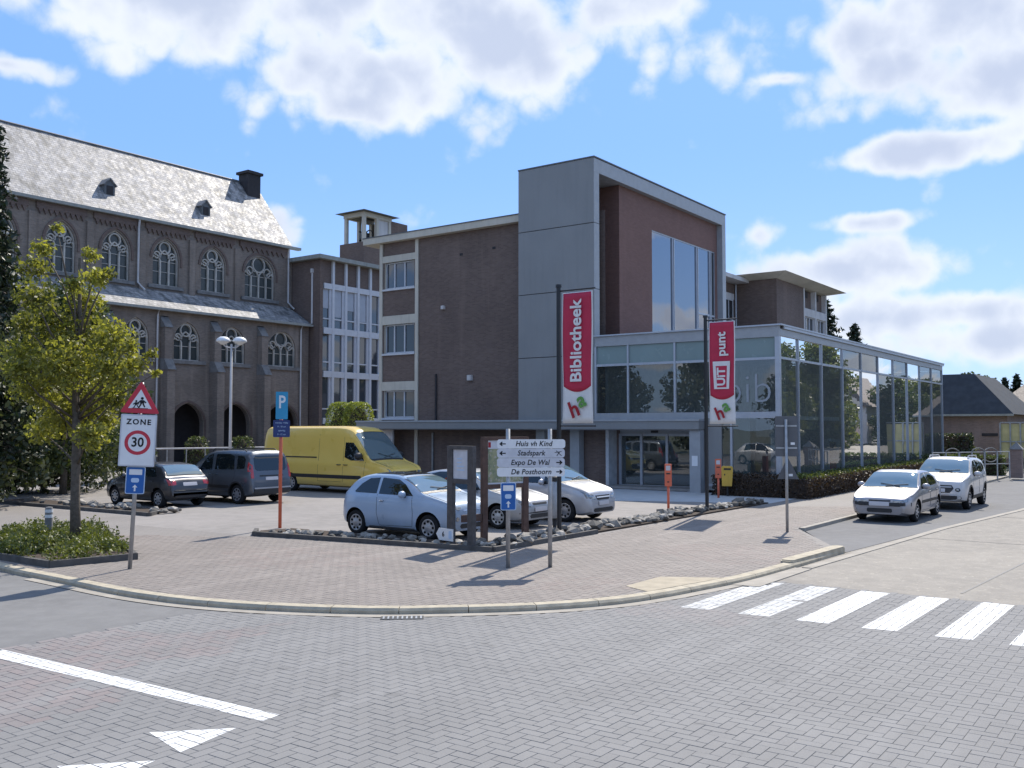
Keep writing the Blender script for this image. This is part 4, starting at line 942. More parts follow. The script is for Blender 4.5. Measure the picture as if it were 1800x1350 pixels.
plain('roof_dark', (0.05, 0.057, 0.067), 0.9, var=.15, vscale=2, bump=.3, bscale=12)
plain('roof_brown', (0.13, 0.105, 0.09), 0.7, var=.15, vscale=2, bump=.3, bscale=12)
hh = hip_house('brick_house', 'low pinkish brick house with big dark hipped roof past the pavilion', 72, 84, 10.6, 26, 3.45, 6.35, 'house_brick', 'roof_dark', inset=2.3, xk=.14)
obj('air_vent', MB().box(71.96, 72.0, 11.2, 12.2, 1.95, 2.15), 'dark_wall', hh)
h2 = hip_house('grey_roof_house', 'grey-roofed house standing behind the dark hipped one', 92, 112, 5, 15.0, 3.6, 7.4, 'house_brick', 'roof_brown', inset=3)
obj('chimney', MB().box(96, 97, 8.5, 9.3, 5.5, 8.0), 'house_brick', h2)
# ================================================================== vehicles
def paint(name, col, metal=0.0, rough=0.3):
    m, nt, b = newmat(name); b.inputs['Metallic'].default_value = metal; b.inputs['Roughness'].default_value = rough
    b.inputs['Coat Weight'].default_value = 0.7; b.inputs['Coat Roughness'].default_value = 0.04
    tc = nt.nodes.new('ShaderNodeTexCoord'); s = nt.nodes.new('ShaderNodeSeparateXYZ'); link(nt, tc.outputs['Object'], s.inputs[0])
    f = noise(nt, tc.outputs['Object'], 1.2, 4, 0.5)
    low = mth(nt, 'MULTIPLY', mrange(nt, mth(nt, 'ADD', s.outputs[2], mth(nt, 'MULTIPLY', mth(nt, 'SUBTRACT', f, .5), .5)), .62, .22), .35)     # road dust on the lower body
    c = mixc(nt, low, mixc(nt, f, tuple(x * .95 for x in col), tuple(min(1, x * 1.05) for x in col)), (0.17, 0.155, 0.135)); link(nt, c, b.inputs['Base Color'])
    link(nt, mrange(nt, f, .3, .7, rough - .05, rough + .1), b.inputs['Roughness'])
    return m
paint('paint_blue', (0.34, 0.44, 0.57)); paint('paint_silver', (0.40, 0.41, 0.43), .5, .33); paint('paint_pale', (0.42, 0.43, 0.46), .4, .33)
paint('paint_white_car', (0.52, 0.51, 0.51)); paint('paint_yellow', (0.82, 0.56, 0.12)); paint('paint_grey', (0.10, 0.115, 0.14), .5, .3); paint('paint_dark', (0.040, 0.040, 0.046), .4, .3); paint('paint_lilac', (0.35, 0.34, 0.36), .4, .33)
darkglass('car_glass', (0.012, 0.016, 0.018), 1.65, 0.02); darkglass('windscreen', (0.10, 0.15, 0.165), 2.7, 0.02)
plain('tyre', (0.016, 0.016, 0.017), 0.85, var=.15, vscale=15); plain('rim', (0.42, 0.42, 0.44), 0.35, metal=.6, var=.06); plain('black_trim', (0.022, 0.022, 0.024), 0.55, var=.1); plain('arch_black', (0.008, 0.008, 0.008), 0.9, var=0)
plain('chrome', (0.7, 0.7, 0.72), 0.15, metal=1.0, var=0); plain('lamp_clear', (0.24, 0.26, 0.28), 0.10, metal=.5, var=.35, vscale=14, coat=1.0); plain('lamp_red', (0.42, 0.02, 0.025), 0.15, var=.05, coat=1.0); plain('plate', (0.56, 0.54, 0.55), 0.5, var=.04); plain('lamp_amber', (0.6, 0.2, 0.03), 0.2, var=0)

def pchip(pts):
    x = [p[0] for p in pts]; y = [p[1] for p in pts]; n = len(x); h = [x[i + 1] - x[i] for i in range(n - 1)]; d = [(y[i + 1] - y[i]) / h[i] for i in range(n - 1)]
    m = [d[0]] + [0.0] * (n - 2) + [d[-1]]
    for i in range(1, n - 1):
        if d[i - 1] * d[i] > 0: w1 = 2 * h[i] + h[i - 1]; w2 = h[i] + 2 * h[i - 1]; m[i] = (w1 + w2) / (w1 / d[i - 1] + w2 / d[i])
    def f(t):
        if t <= x[0]: return y[0]
        if t >= x[-1]: return y[-1]
        i = max(k for k in range(n - 1) if x[k] <= t); s = (t - x[i]) / h[i]
        return (1 + 2 * s) * (1 - s) ** 2 * y[i] + s * (1 - s) ** 2 * h[i] * m[i] + s * s * (3 - 2 * s) * y[i + 1] + s * s * (s - 1) * h[i] * m[i + 1]
    return f
class Car:
    """body lofted from a side profile (x from nose 0 to tail L), a plan width and a belt line; panels are laid on that surface"""
    def __init__(s, name, label, L, W, top, bot, belt, plan, axles, wr, paintm, loc, rotz, tumble=.30, group='parked vehicles', wheel_w=.20, crown=.035):
        s.L, s.W = L, W; s.top, s.bot, s.belt, s.plan = pchip(top), pchip(bot), pchip(belt), pchip(plan); s.tum = tumble; s.crown = crown
        s.root = thing(name, label, 'van' if 'van' in name else 'car', loc, rotz, group); s.paint = paintm; s.wr = wr; s.axles = axles
        s.cx = sum(axles) / 2
        kx = sorted(set([p[0] for p in top]))
        xs = set(kx)
        for i in range(41): xs.add(L * (0.5 - 0.5 * math.cos(math.pi * i / 40)))
        for i in range(30): xs.add(L * (i + .5) / 30)
        xs = sorted(xs); st = [xs[0]]
        for x in xs[1:]:
            if x - st[-1] > .012: st.append(x)
        st[-1] = L; s.body(st); s.wheels(wheel_w)
    def sec(s, x):
        w_ = s.plan(x) * s.W / 2; zb, zt = s.bot(x), s.top(x); be = min(s.belt(x), zt - .05); be = max(be, zb + .1); H = zt - be; g = .955 * w_
        def wg(h): return g - s.tum * h * (1 if H > .12 else .4)
        c = s.crown
        return [(0, zb), (.82 * w_, zb), (.955 * w_, zb + .06), (.985 * w_, zb + .16), (w_, zb + .5 * (be - zb)), (.995 * w_, zb + .75 * (be - zb)), (.978 * w_, be - .05 * min(1, (be - zb))), (g, be),
                (wg(.35 * H), be + .35 * H), (wg(.68 * H), be + .68 * H), (wg(.84 * H) - .012, be + .84 * H), (wg(.93 * H) - .05 * min(1, H * 3), be + .93 * H), (wg(H) * .83, zt - c * .45), (wg(H) * .55, zt - c * .16), (wg(H) * .25, zt - c * .03), (0, zt)]
    def Wd(s, x, z):
        q = s.sec(x)[1:12]
        for a, b in zip(q, q[1:]):
            if a[1] <= z <= b[1]: t = (z - a[1]) / max(1e-6, b[1] - a[1]); return a[0] + (b[0] - a[0]) * t
        return q[0][0] if z < q[0][1] else 0.0
    def P(s, x, y, z): return (s.cx - x, y, z)                          # local frame: +x forward, origin midway between the axles
    def body(s, st):
        rows = []; mb = MB()
        for x in st:
            q = s.sec(x); rows.append([s.P(x, y, z) for y, z in q] + [s.P(x, -y, z) for y, z in q[-2:0:-1]])
        n = len(rows[0]); vs = [v for r in rows for v in r]
        fs = [(i * n + j, i * n + (j + 1) % n, (i + 1) * n + (j + 1) % n, (i + 1) * n + j) for i in range(len(rows) - 1) for j in range(n)]
        fs += [tuple(range(n)), tuple((len(rows) - 1) * n + j for j in range(n - 1, -1, -1))]
        mb.add(vs, fs); me = mesh_of('body', mb, [s.paint, 'arch_black'])
        o = bpy.data.objects.new('body', me); COL.objects.link(o)
        cb = MB()
        for ax in s.axles:
            for sg in (-1, 1):
                y1 = sg * (s.W / 2 + .2); y0 = sg * (s.W / 2 - .36); r = s.wr + .055; m_ = 28
                vs = [(s.cx - ax + r * math.cos(2 * math.pi * k / m_), y, s.wr + .01 + r * math.sin(2 * math.pi * k / m_)) for y in (y0, y1) for k in range(m_)]
                cb.add(vs, [tuple(range(m_ - 1, -1, -1)), tuple(range(m_, 2 * m_))] + [(k, (k + 1) % m_, (k + 1) % m_ + m_, k + m_) for k in range(m_)])
        cm = mesh_of('cut', cb, ['arch_black', 'arch_black']); co = bpy.data.objects.new('cut', cm); COL.objects.link(co)
        for p in cm.polygons: p.material_index = 1
        md = o.modifiers.new('b', 'BOOLEAN'); md.object = co; md.operation = 'DIFFERENCE'; md.solver = 'EXACT'
        dg = bpy.context.evaluated_depsgraph_get(); nm = bpy.data.meshes.new_from_object(o.evaluated_get(dg)); nm.name = 'body'
        bpy.data.objects.remove(o); bpy.data.objects.remove(co); smooth_by_angle(nm, 32); s.bodyo = link_obj('body', nm, s.root)
    def wheels(s, ww):
        key = round(s.wr, 3); r = s.wr
        ty = MB().lathe([(r * .66, -ww / 2 + .01), (r * .80, -ww / 2), (r * .95, -ww / 2 + .015), (r, -ww / 2 + .045), (r, ww / 2 - .045), (r * .95, ww / 2 - .015), (r * .80, ww / 2), (r * .66, ww / 2 - .01), (r * .66, -ww / 2 + .01)], 32, axis='y')
        tm = mesh_of('tyre', ty, 'tyre', True)
        rm = MB().lathe([(r * .67, ww / 2 - .012), (r * .62, ww / 2 - .004), (r * .56, ww / 2 - .02), (r * .30, ww / 2 - .012), (r * .17, ww / 2 - .002), (0.001, ww / 2)], 32, axis='y')
        rmm = mesh_of('rim', rm, 'rim', True)
        hb = MB()
        for k in range(s.spokes if hasattr(s, 'spokes') else 8):
            a = 2 * math.pi * k / 8; c_ = (r * .47 * math.cos(a), r * .47 * math.sin(a)); da = .10 * r
            hb.prismf([(c_[0] + da * math.cos(t) * 1.0, c_[1] + da * math.sin(t)) for t in [2 * math.pi * j / 8 for j in range(8)]], lambda u, v, d: (u, d, v), ww / 2 - .03, ww / 2 - .004)
        hm = mesh_of('vent', hb, 'arch_black')
        for ax in s.axles:
            for sg in (-1, 1):
                w_ = bpy.data.objects.new('wheel', None); COL.objects.link(w_); w_.parent = s.root; w_.empty_display_size = .1
                w_.location = (s.cx - ax, sg * (s.W / 2 - ww / 2 - .035), s.wr); w_.rotation_euler = (0, random.uniform(0, 6), 0 if sg > 0 else math.pi)
                for nme, m_ in (('tyre', tm), ('rim', rmm), ('rim_vents', hm)):
                    q_ = link_obj(nme, m_, w_)
                    if nme == 'rim_vents': q_['kind'] = 'stuff'
    # --- panels
    def fan(s, outline, fn, rings=(1.0, .82, .6, .3), sub=4):
        """closed outline in (a,b) filled with rings towards its middle, mapped to the body by fn"""
        P = []; n0 = len(outline)
        for i in range(n0):
            a, b = Vector(outline[i]), Vector(outline[(i + 1) % n0])
            for k in range(sub): P.append(a + (b - a) * (k / sub))
        c = sum(P, Vector((0, 0))) / len(P); n = len(P); vs = []; fs = []
        vs += [fn(*p, -.014) for p in P]
        for q in rings: vs += [fn(*(c + (p - c) * q), 0.0) for p in P]
        vs.append(fn(*c, 0.0))
        for r in range(len(rings)):
            for k in range(n): fs.append((r * n + k, r * n + (k + 1) % n, (r + 1) * n + (k + 1) % n, (r + 1) * n + k))
        b = len(rings) * n
        for k in range(n): fs.append((b + k, b + (k + 1) % n, len(vs) - 1))
        return MB().add(vs, fs)
    def sidefn(s, sg, off): return lambda x, z, d: s.P(x, sg * (s.Wd(x, z) + off + d), z)
    def side(s, name, outline, mat, off=.008, parent=None, both=True, sub=3):
        for sg in ((-1, 1) if both else (both,)): obj(name, s.fan(outline, s.sidefn(sg, off), sub=sub), mat, parent or s.root, angle=30)
    def endx(s, y, z, rear):
        """x of the nose or tail surface at (y, z)"""
        y = min(abs(y), max(s.Wd(s.L * k_, z) for k_ in (((.93, .96, .90) if rear else (.07, .04, .12)))) - .012); inside = lambda x: s.top(x) - s.crown >= z and s.bot(x) <= z and s.Wd(x, z) >= y
        rng_ = [i * .02 for i in range(int(s.L * .3 / .02))]; prev = None
        for d in rng_:
            x = s.L - d if rear else d
            if inside(x):
                lo, hi = (d - .02 if d else 0), d
                for _ in range(8):
                    m_ = (lo + hi) / 2
                    if inside(s.L - m_ if rear else m_): hi = m_
                    else: lo = m_
                return s.L - hi if rear else hi
        return s.L * .75 if rear else s.L * .25
    def end(s, name, outline, mat, rear=False, off=.012, parent=None, mirror=False, sub=3):
        sgn = -1 if rear else 1
        for m_ in ((1, -1) if mirror else (1,)):
            f = lambda y, z, d: (lambda p: (p[0] + sgn * (off + d), p[1], p[2] + (0 if rear else .6 * (off + d))))(s.P(s.endx(y, z, rear), y * m_, z))
            obj(name, s.fan(outline, f, sub=sub), mat, parent or s.root, angle=30)
    def topz(s, x, y):
        q = s.sec(x)[9:]; y = abs(y)
        for a, b in zip(q, q[1:]):
            if b[0] <= y <= a[0]: t = (a[0] - y) / max(1e-6, a[0] - b[0]); return a[1] + (b[1] - a[1]) * t
        return q[0][1]
    def screen(s, name, x0, x1, mat, k0=.93, k1=.93, off=.010, parent=None, n=14, m=8):
        """pane laid over the slope between stations x0 (low edge) and x1 (high edge)"""
        vs = []; fs = []
        up = 1
        for i in range(m + 1):
            x = x0 + (x1 - x0) * i / m; wc = s.sec(x)[10][0] * (k0 + (k1 - k0) * i / m)
            dz = (s.top(x + .01) - s.top(x - .01)) / .02; L_ = math.hypot(1, dz); nx, nz = dz / L_, 1 / L_
            for j in range(n + 1):
                y = wc * (2 * j / n - 1); z = s.topz(x, y); p = s.P(x, y, z); vs.append((p[0] + nx * off, p[1], p[2] + nz * off))
        for i in range(m):
            for j in range(n): a = i * (n + 1) + j; fs.append((a, a + 1, a + n + 2, a + n + 1))
        return obj(name, MB().add(vs, fs), mat, parent or s.root, smooth=True)
    def seam(s, path, wd=.010):
        for sg in (-1, 1):
            f = lambda u, v, d: s.P(u, sg * (s.Wd(u, v) + .0025 + d), v)
            P = []
            for a, b in zip(path, path[1:]):
                for k in range(6): P.append((a[0] + (b[0] - a[0]) * k / 6, a[1] + (b[1] - a[1]) * k / 6))
            P.append(path[-1]); obj('door_seam', MB().strip(P, wd, f, -.02, 0), 'black_trim', s.root)
    def handle(s, x, z, mat=None, l=.17):
        for sg in (-1, 1):
            y = s.Wd(x, z); a = s.P(x, sg * y, z); mb = MB().tube([(a[0] - l / 2, a[1] - sg * .01, z), (a[0] - l / 3, a[1] + sg * .03, z), (a[0] + l / 3, a[1] + sg * .03, z), (a[0] + l / 2, a[1] - sg * .01, z)], .016, 6)
            obj('door_handle', mb, mat or s.paint, s.root, smooth=True)
    def mirror(s, x, z, mat=None, k=1.0):
        for sg in (-1, 1):
            y = s.Wd(x, z); bm = bmesh.new(); bmesh.ops.create_uvsphere(bm, u_segments=12, v_segments=8, radius=1.0)
            c = Vector(s.P(x, sg * (y + .11 * k), z + .05))
            for v in bm.verts: v.co = Vector((c.x + v.co.x * .075 * k, c.y + v.co.y * .115 * k, c.z + v.co.z * .085 * k))
            me = bpy.data.meshes.new('wing_mirror'); bm.to_mesh(me); bm.free(); me.materials.append(MATS[mat] if mat else s.paint); me.polygons.foreach_set('use_smooth', [True] * len(me.polygons))
            w_ = link_obj('wing_mirror', me, s.root); a = s.P(x, sg * (y - .02), z)
            obj('mirror_arm', MB().tube([(a[0], a[1], z - .02), (c.x, c.y - sg * .03, c.z - .04)], .025 * k, 6), 'black_trim', w_)
    def archring(s, mat='black_trim', wd=.05, off=.004):
        for ax in s.axles:
            for sg in (-1, 1):
                r = s.wr + .055 + wd / 2; path = [(ax + r * math.cos(a), s.wr + .01 + r * math.sin(a)) for a in [rad(t) for t in range(-8, 189, 14)]]
                f = lambda u, v, d: s.P(u, sg * (s.Wd(u, max(v, s.bot(u) + .05)) + off + d), v)
                obj('arch_trim', MB().strip(path, wd, f, -.04, .004), mat, s.root)
rr = lambda x0, x1, z0, z1, c=.03: [(x0 + c, z0), (x1 - c, z0), (x1, z0 + c), (x1, z1 - c), (x1 - c, z1), (x0 + c, z1), (x0, z1 - c), (x0, z0 + c)]
NY, PYd, NX = -math.pi / 2, math.pi / 2, math.pi           # heading of the nose: -Y, +Y, -X

def trim(c, x0, x1):
    """black seal round the windscreen, the cowl below it, two wipers and the bonnet's shut line"""
    c.screen('screen_seal', x0 - .015, x1 + .035, 'black_trim', 1.0, .975, off=.006); c.screen('cowl', x0 - .085, x0 - .012, 'black_trim', .93, .95, off=.005)
    w_ = c.sec(x0)[10][0]
    for y0, y1 in ((-.15, .62), (.35, -.35)):
        pts = []
        for k in range(6):
            u = k / 5; x = x0 + .02 + (x1 - x0) * .16 * u; y = w_ * (y0 + (y1 - y0) * u); p = c.P(x, y, c.topz(x, y)); pts.append((p[0] + .014, p[1], p[2] + .02))
        obj('wiper', MB().tube(pts, .009, 5), 'black_trim', c.root)
    for k in (-1, 1):
        pts = []
        for i in range(8):
            x = .16 + (x0 - .22) * i / 7; y = k * c.sec(x)[12][0] * .97; p = c.P(x, y, c.topz(x, y)); pts.append((p[0], p[1], p[2] + .001))
        obj('bonnet_seam', MB().tube(pts, .006, 4), 'black_trim', c.root)
# --- 1 pale blue three-door city car
c = Car('city_car', 'pale blue rounded three-door city car parked beside the information boards', 3.55, 1.63,
        [(0, .60), (.02, .72), (.08, .825), (.20, .885), (.38, .94), (.60, .995), (.78, 1.04), (.90, 1.085), (1.24, 1.31), (1.52, 1.425), (1.88, 1.49), (2.35, 1.495), (2.78, 1.445), (3.06, 1.33), (3.28, 1.10), (3.42, .92), (3.51, .74), (3.55, .50)],
        [(0, .24), (.3, .19), (.7, .17), (2.9, .17), (3.3, .22), (3.55, .30)], [(0, .80), (.8, .945), (1.6, .97), (2.6, .99), (3.55, .96)],
        [(0, .72), (.06, .80), (.2, .89), (.5, .97), (.9, 1), (2.9, 1), (3.25, .955), (3.45, .86), (3.55, .76)], (.66, 2.96), .30, MATS['paint_blue'], (17.22, 15.43, 0), NY, tumble=.36)
R0 = c.root
trim(c, .94, 1.50); c.screen('windscreen', .94, 1.50, 'windscreen', .97, .92); c.screen('roof_glass', 1.64, 2.5, 'car_glass', .86, .86, off=.006)
c.side('side_window', [(1.12, 1.0), (1.16, 1.03), (1.42, 1.25), (1.66, 1.36), (2.18, 1.39), (2.20, 1.015)], 'car_glass'); c.side('quarter_window', [(2.28, 1.02), (2.27, 1.387), (2.58, 1.365), (2.82, 1.23), (3.0, 1.05), (2.96, 1.025)], 'car_glass')
c.seam([(1.14, .97), (1.10, .60), (1.12, .30), (2.16, .28), (2.24, .55), (2.24, 1.0)]); c.seam([(1.1, .24), (2.4, .235)], .006); c.handle(2.08, .86, 'chrome', .12); c.mirror(1.36, .98)
c.end('headlight', [(.46 + .12 * math.cos(t), .79 + .095 * math.sin(t)) for t in [2 * math.pi * k / 12 for k in range(12)]], 'lamp_clear', mirror=True); c.end('fog_lamp', [(.52 + .06 * math.cos(t), .50 + .05 * math.sin(t)) for t in [2 * math.pi * k / 10 for k in range(10)]], 'lamp_clear', mirror=True)
c.end('lower_grille', rr(-.42, .42, .29, .39, .04), 'black_trim'); c.end('chrome_bar', rr(-.30, .30, .68, .70, .01), 'chrome'); c.end('number_plate', rr(-.26, .26, .44, .55, .015), 'plate', off=.025)
c.end('tail_light', rr(.50, .64, .72, .98, .04), 'lamp_red', rear=True, mirror=True)
c.side('sill_trim', rr(1.05, 2.5, .20, .26, .02), 'paint_grey', sub=4)

# --- 2 silver hatchback beside it
c = Car('hatchback', 'silver hatchback parked behind the brown map board', 4.10, 1.69,
        [(0, .52), (.015, .62), (.07, .71), (.20, .77), (.40, .82), (.75, .90), (1.02, .965), (1.45, 1.24), (1.80, 1.42), (2.2, 1.47), (2.8, 1.46), (3.3, 1.38), (3.62, 1.20), (3.82, 1.0), (3.98, .92), (4.06, .74), (4.10, .48)],
        [(0, .24), (.3, .19), (3.5, .19), (3.9, .24), (4.1, .32)], [(0, .70), (1, .88), (2, .93), (4.1, .98)], [(0, .74), (.08, .84), (.3, .94), (.7, 1), (3.4, 1), (3.85, .94), (4.02, .86), (4.1, .78)], (.78, 3.28), .30, MATS['paint_silver'], (20.25, 15.8, 0), NY)
def common(c, ws, side, quarter, rearw, seams, hands, mir, doorz=.28):
    trim(c, *ws); c.screen('windscreen', *ws, 'windscreen', .97, .93)
    if rearw: c.screen('rear_window', *rearw, 'windscreen', .90, .92)
    for q in side: c.side('side_window', q, 'car_glass')
    for q in quarter: c.side('quarter_window', q, 'car_glass')
    for q in seams: c.seam(q)
    for q in hands: c.handle(*q)
    c.mirror(*mir)
common(c, (1.06, 1.74), [[(1.34, .965), (1.62, 1.25), (1.90, 1.385), (2.22, 1.405), (2.24, .97)], [(2.31, .975), (2.29, 1.405), (2.82, 1.395), (3.10, 1.33), (3.14, 1.0)]], [], (3.74, 3.38), [[(1.20, .92), (1.2, .3), (2.2, .28), (2.28, .95)], [(2.28, .95), (2.28, .3), (2.95, .45), (3.18, .95)]], [(2.12, .84), (3.0, .86)], (1.5, .95))
c.end('headlight', [(.40, .56), (.70, .58), (.74, .70), (.66, .74), (.40, .68)], 'lamp_clear', mirror=True); c.end('grille', rr(-.32, .32, .60, .68, .03), 'black_trim'); c.end('lower_grille', rr(-.45, .45, .28, .38, .04), 'black_trim'); c.end('number_plate', rr(-.26, .26, .43, .54, .015), 'plate', off=.025)
c.end('tail_light', rr(.52, .72, .74, .98, .04), 'lamp_red', rear=True, mirror=True); c.end('bumper_strip', rr(-.74, .74, .40, .425, .01), 'black_trim')

dup(c.root, (3.2, 25.8, ZR - .006), NY, 'silver hatchback waiting on the side road, mirrored in the pavilion front glass')['group'] = 'cars on the side road'
# --- 3 silver compact people carrier nearest the entrance
c = Car('people_carrier', 'silver compact people carrier parked beside the banner pole with litter bin', 4.05, 1.70,
        [(0, .54), (.02, .68), (.08, .81), (.20, .88), (.38, .935), (.66, 1.01), (.90, 1.08), (1.45, 1.42), (1.80, 1.57), (2.2, 1.62), (3.0, 1.60), (3.6, 1.53), (3.80, 1.32), (3.93, 1.05), (4.02, .82), (4.05, .50)],
        [(0, .25), (.3, .19), (3.5, .19), (3.9, .24), (4.05, .32)], [(0, .76), (.8, .95), (1.6, 1.0), (4.05, 1.06)], [(0, .74), (.06, .82), (.25, .92), (.6, .99), (1, 1), (3.5, 1), (3.85, .93), (4.05, .80)], (.76, 3.39), .31, MATS['paint_pale'], (22.72, 15.43, 0), NY, tumble=.28)
common(c, (.94, 1.70), [[(1.5, 1.03), (1.62, 1.25), (1.88, 1.48), (2.22, 1.53), (2.24, 1.04)], [(2.31, 1.045), (2.29, 1.53), (2.95, 1.52), (2.98, 1.06)]], [[(1.14, 1.0), (1.42, 1.25), (1.46, 1.02)], [(3.05, 1.065), (3.03, 1.51), (3.4, 1.47), (3.58, 1.2), (3.55, 1.1)]], (3.88, 3.62), [[(1.25, .98), (1.22, .3), (2.2, .28), (2.28, 1.02)], [(2.28, 1.02), (2.28, .3), (2.95, .45), (3.02, 1.03)]], [(2.1, .92), (2.9, .94)], (1.45, 1.02))
c.end('headlight', [(.42, .62), (.72, .66), (.76, .84), (.66, .87), (.44, .72)], 'lamp_clear', mirror=True); c.end('grille', [(-.38, .72), (-.30, .60), (.30, .60), (.38, .72)], 'black_trim'); c.end('grille_bar', rr(-.34, .34, .65, .68, .01), 'chrome', off=.022); c.end('lower_grille', rr(-.5, .5, .28, .38, .04), 'black_trim'); c.end('number_plate', rr(-.26, .26, .45, .56, .015), 'plate', off=.025)
c.end('tail_light', rr(.56, .74, .8, 1.2, .04), 'lamp_red', rear=True, mirror=True)

# --- 4 yellow panel van
c = Car('panel_van', 'long yellow panel van with high roof parked in front of the library wing', 7.30, 2.04,
        [(0, .52), (.03, .75), (.10, .98), (.30, 1.10), (.85, 1.26), (1.05, 1.34), (1.45, 1.80), (1.80, 2.20), (2.15, 2.50), (2.5, 2.60), (3.0, 2.63), (6.9, 2.62), (7.15, 2.56), (7.24, 2.2), (7.30, 1.0), (7.30001, .5)],
        [(0, .30), (.4, .24), (6.7, .26), (7.1, .34), (7.3, .42)], [(0, .95), (.9, 1.18), (1.6, 1.25), (2.2, 1.28), (7.3, 1.28)], [(0, .78), (.08, .85), (.3, .93), (.8, .985), (1.2, 1), (7.0, 1), (7.22, .985), (7.3, .95)], (1.02, 5.5), .345, MATS['paint_yellow'], (27.05, 27.75, 0), NY, tumble=.085, wheel_w=.23, crown=.06)
trim(c, 1.10, 1.98); c.screen('windscreen', 1.10, 1.98, 'windscreen', .97, .95)
c.side('side_window', [(1.38, 1.30), (1.42, 1.36), (1.78, 1.78), (2.0, 1.98), (2.42, 1.99), (2.44, 1.42), (2.1, 1.30)], 'car_glass')
c.side('rubbing_strip', rr(1.5, 7.2, .58, .72, .03), 'black_trim', sub=6); c.side('rubbing_strip', rr(.30, .62, .58, .72, .03), 'black_trim')
c.seam([(1.30, 1.25), (1.36, .75)]); c.seam([(2.5, 2.2), (2.5, .45)]); c.seam([(3.9, 2.3), (3.9, .45)]); c.seam([(2.55, .46), (3.9, .46)]); c.side('slide_rail', rr(4.0, 6.4, 1.36, 1.41, .01), 'black_trim', both=True, sub=5)
c.handle(2.36, 1.12, 'black_trim', .24); c.handle(2.72, 1.12, 'black_trim', .24); c.mirror(1.5, 1.42, 'black_trim', 1.7)
c.end('headlight', [(.60, .84), (.88, .86), (.90, 1.04), (.80, 1.08), (.62, .96)], 'lamp_clear', mirror=True); c.end('grille', rr(-.56, .56, .82, 1.0, .04), 'black_trim'); c.end('bumper', rr(-.80, .80, .36, .62, .06), 'black_trim'); c.end('number_plate', rr(-.26, .26, .5, .61, .015), 'plate', off=.025)
c.end('tail_light', rr(.86, .95, .9, 1.5, .03), 'lamp_red', rear=True, mirror=True)

# --- 5 grey small van-like people carrier seen from behind
c = Car('estate_van', 'slate grey square-backed people carrier facing the church beside the yellow van', 4.38, 1.81,
        [(0, .52), (.03, .64), (.10, .82), (.30, .95), (.75, 1.06), (.98, 1.12), (1.5, 1.50), (1.85, 1.70), (2.2, 1.78), (3.0, 1.81), (4.05, 1.77), (4.16, 1.66), (4.26, 1.25), (4.32, .95), (4.36, .75), (4.38, .48)],
        [(0, .26), (.3, .21), (3.7, .22), (4.2, .28), (4.38, .34)], [(0, .8), (1, 1.02), (1.8, 1.08), (4.38, 1.10)], [(0, .76), (.08, .85), (.3, .94), (.7, 1), (3.9, 1), (4.2, .975), (4.33, .93), (4.38, .88)], (.86, 3.59), .325, MATS['paint_grey'], (21.38, 27.67, 0), PYd, tumble=.19)
common(c, (1.04, 1.74), [[(1.55, 1.12), (1.72, 1.36), (1.95, 1.60), (2.2, 1.66), (2.24, 1.13)], [(2.40, 1.14), (2.38, 1.66), (3.1, 1.67), (3.36, 1.60), (3.42, 1.16)]], [[(3.56, 1.18), (3.52, 1.62), (3.86, 1.6), (3.95, 1.5), (3.95, 1.2)]], None, [[(1.3, 1.06), (1.28, .34), (2.25, .32), (2.32, 1.1)], [(2.34, 1.1), (2.34, .34), (3.2, .42), (3.48, .9), (3.48, 1.12)], ], [(2.15, .98), (2.52, .98)], (1.6, 1.1))
c.end('rear_window', rr(-.66, .66, 1.12, 1.62, .08), 'car_glass', rear=True, sub=5); c.end('tail_light', [(.74, .88), (.84, .88), (.86, 1.2), (.82, 1.42), (.74, 1.3)], 'lamp_red', rear=True, mirror=True)
c.end('number_plate', rr(-.26, .26, .80, .91, .015), 'plate', rear=True, off=.02); c.end('plate_garnish', rr(-.5, .5, .93, .97, .015), 'black_trim', rear=True, off=.018); c.end('bumper', rr(-.78, .78, .34, .52, .05), 'black_trim', rear=True, off=.03); c.end('bumper_edge', rr(-.78, .78, .521, .57, .02), 'rim', rear=True, off=.04)
c.side('side_moulding', rr(1.2, 3.2, .52, .62, .03), 'black_trim', sub=5); c.archring('black_trim', .05)
for sg in (-1, 1): obj('roof_rail', MB().tube([(c.cx - 2.0, sg * .64, 1.74), (c.cx - 2.1, sg * .64, 1.83), (c.cx - 3.7, sg * .64, 1.83), (c.cx - 3.8, sg * .64, 1.77)], .018, 6), 'black_trim', c.root)

# --- 6 dark hatchback seen from behind
c = Car('dark_hatchback', 'dark grey five-door hatchback facing the church behind the zone sign', 3.84, 1.65,
        [(0, .50), (.03, .58), (.10, .68), (.35, .79), (.75, .88), (1.0, .95), (1.5, 1.27), (1.8, 1.39), (2.1, 1.43), (2.7, 1.42), (3.1, 1.36), (3.42, 1.14), (3.56, .98), (3.70, .92), (3.80, .70), (3.84, .46)],
        [(0, .24), (.3, .19), (3.2, .19), (3.6, .24), (3.84, .32)], [(0, .7), (1, .87), (2, .92), (3.84, .96)], [(0, .72), (.08, .82), (.3, .93), (.7, 1), (3.2, 1), (3.6, .94), (3.78, .86), (3.84, .8)], (.75, 3.19), .295, MATS['paint_dark'], (18.86, 28.35, 0), PYd, tumble=.33)
common(c, (1.05, 1.72), [[(1.32, .95), (1.62, 1.22), (1.86, 1.34), (2.12, 1.36), (2.14, .96)], [(2.22, .965), (2.20, 1.36), (2.62, 1.35), (2.92, 1.27), (3.1, 1.02), (3.06, .99)]], [], (3.50, 3.15), [[(1.2, .9), (1.18, .3), (2.1, .28), (2.18, .94)], [(2.18, .94), (2.18, .3), (2.8, .4), (3.0, .9)]], [(2.02, .82), (2.86, .84)], (1.48, .93))
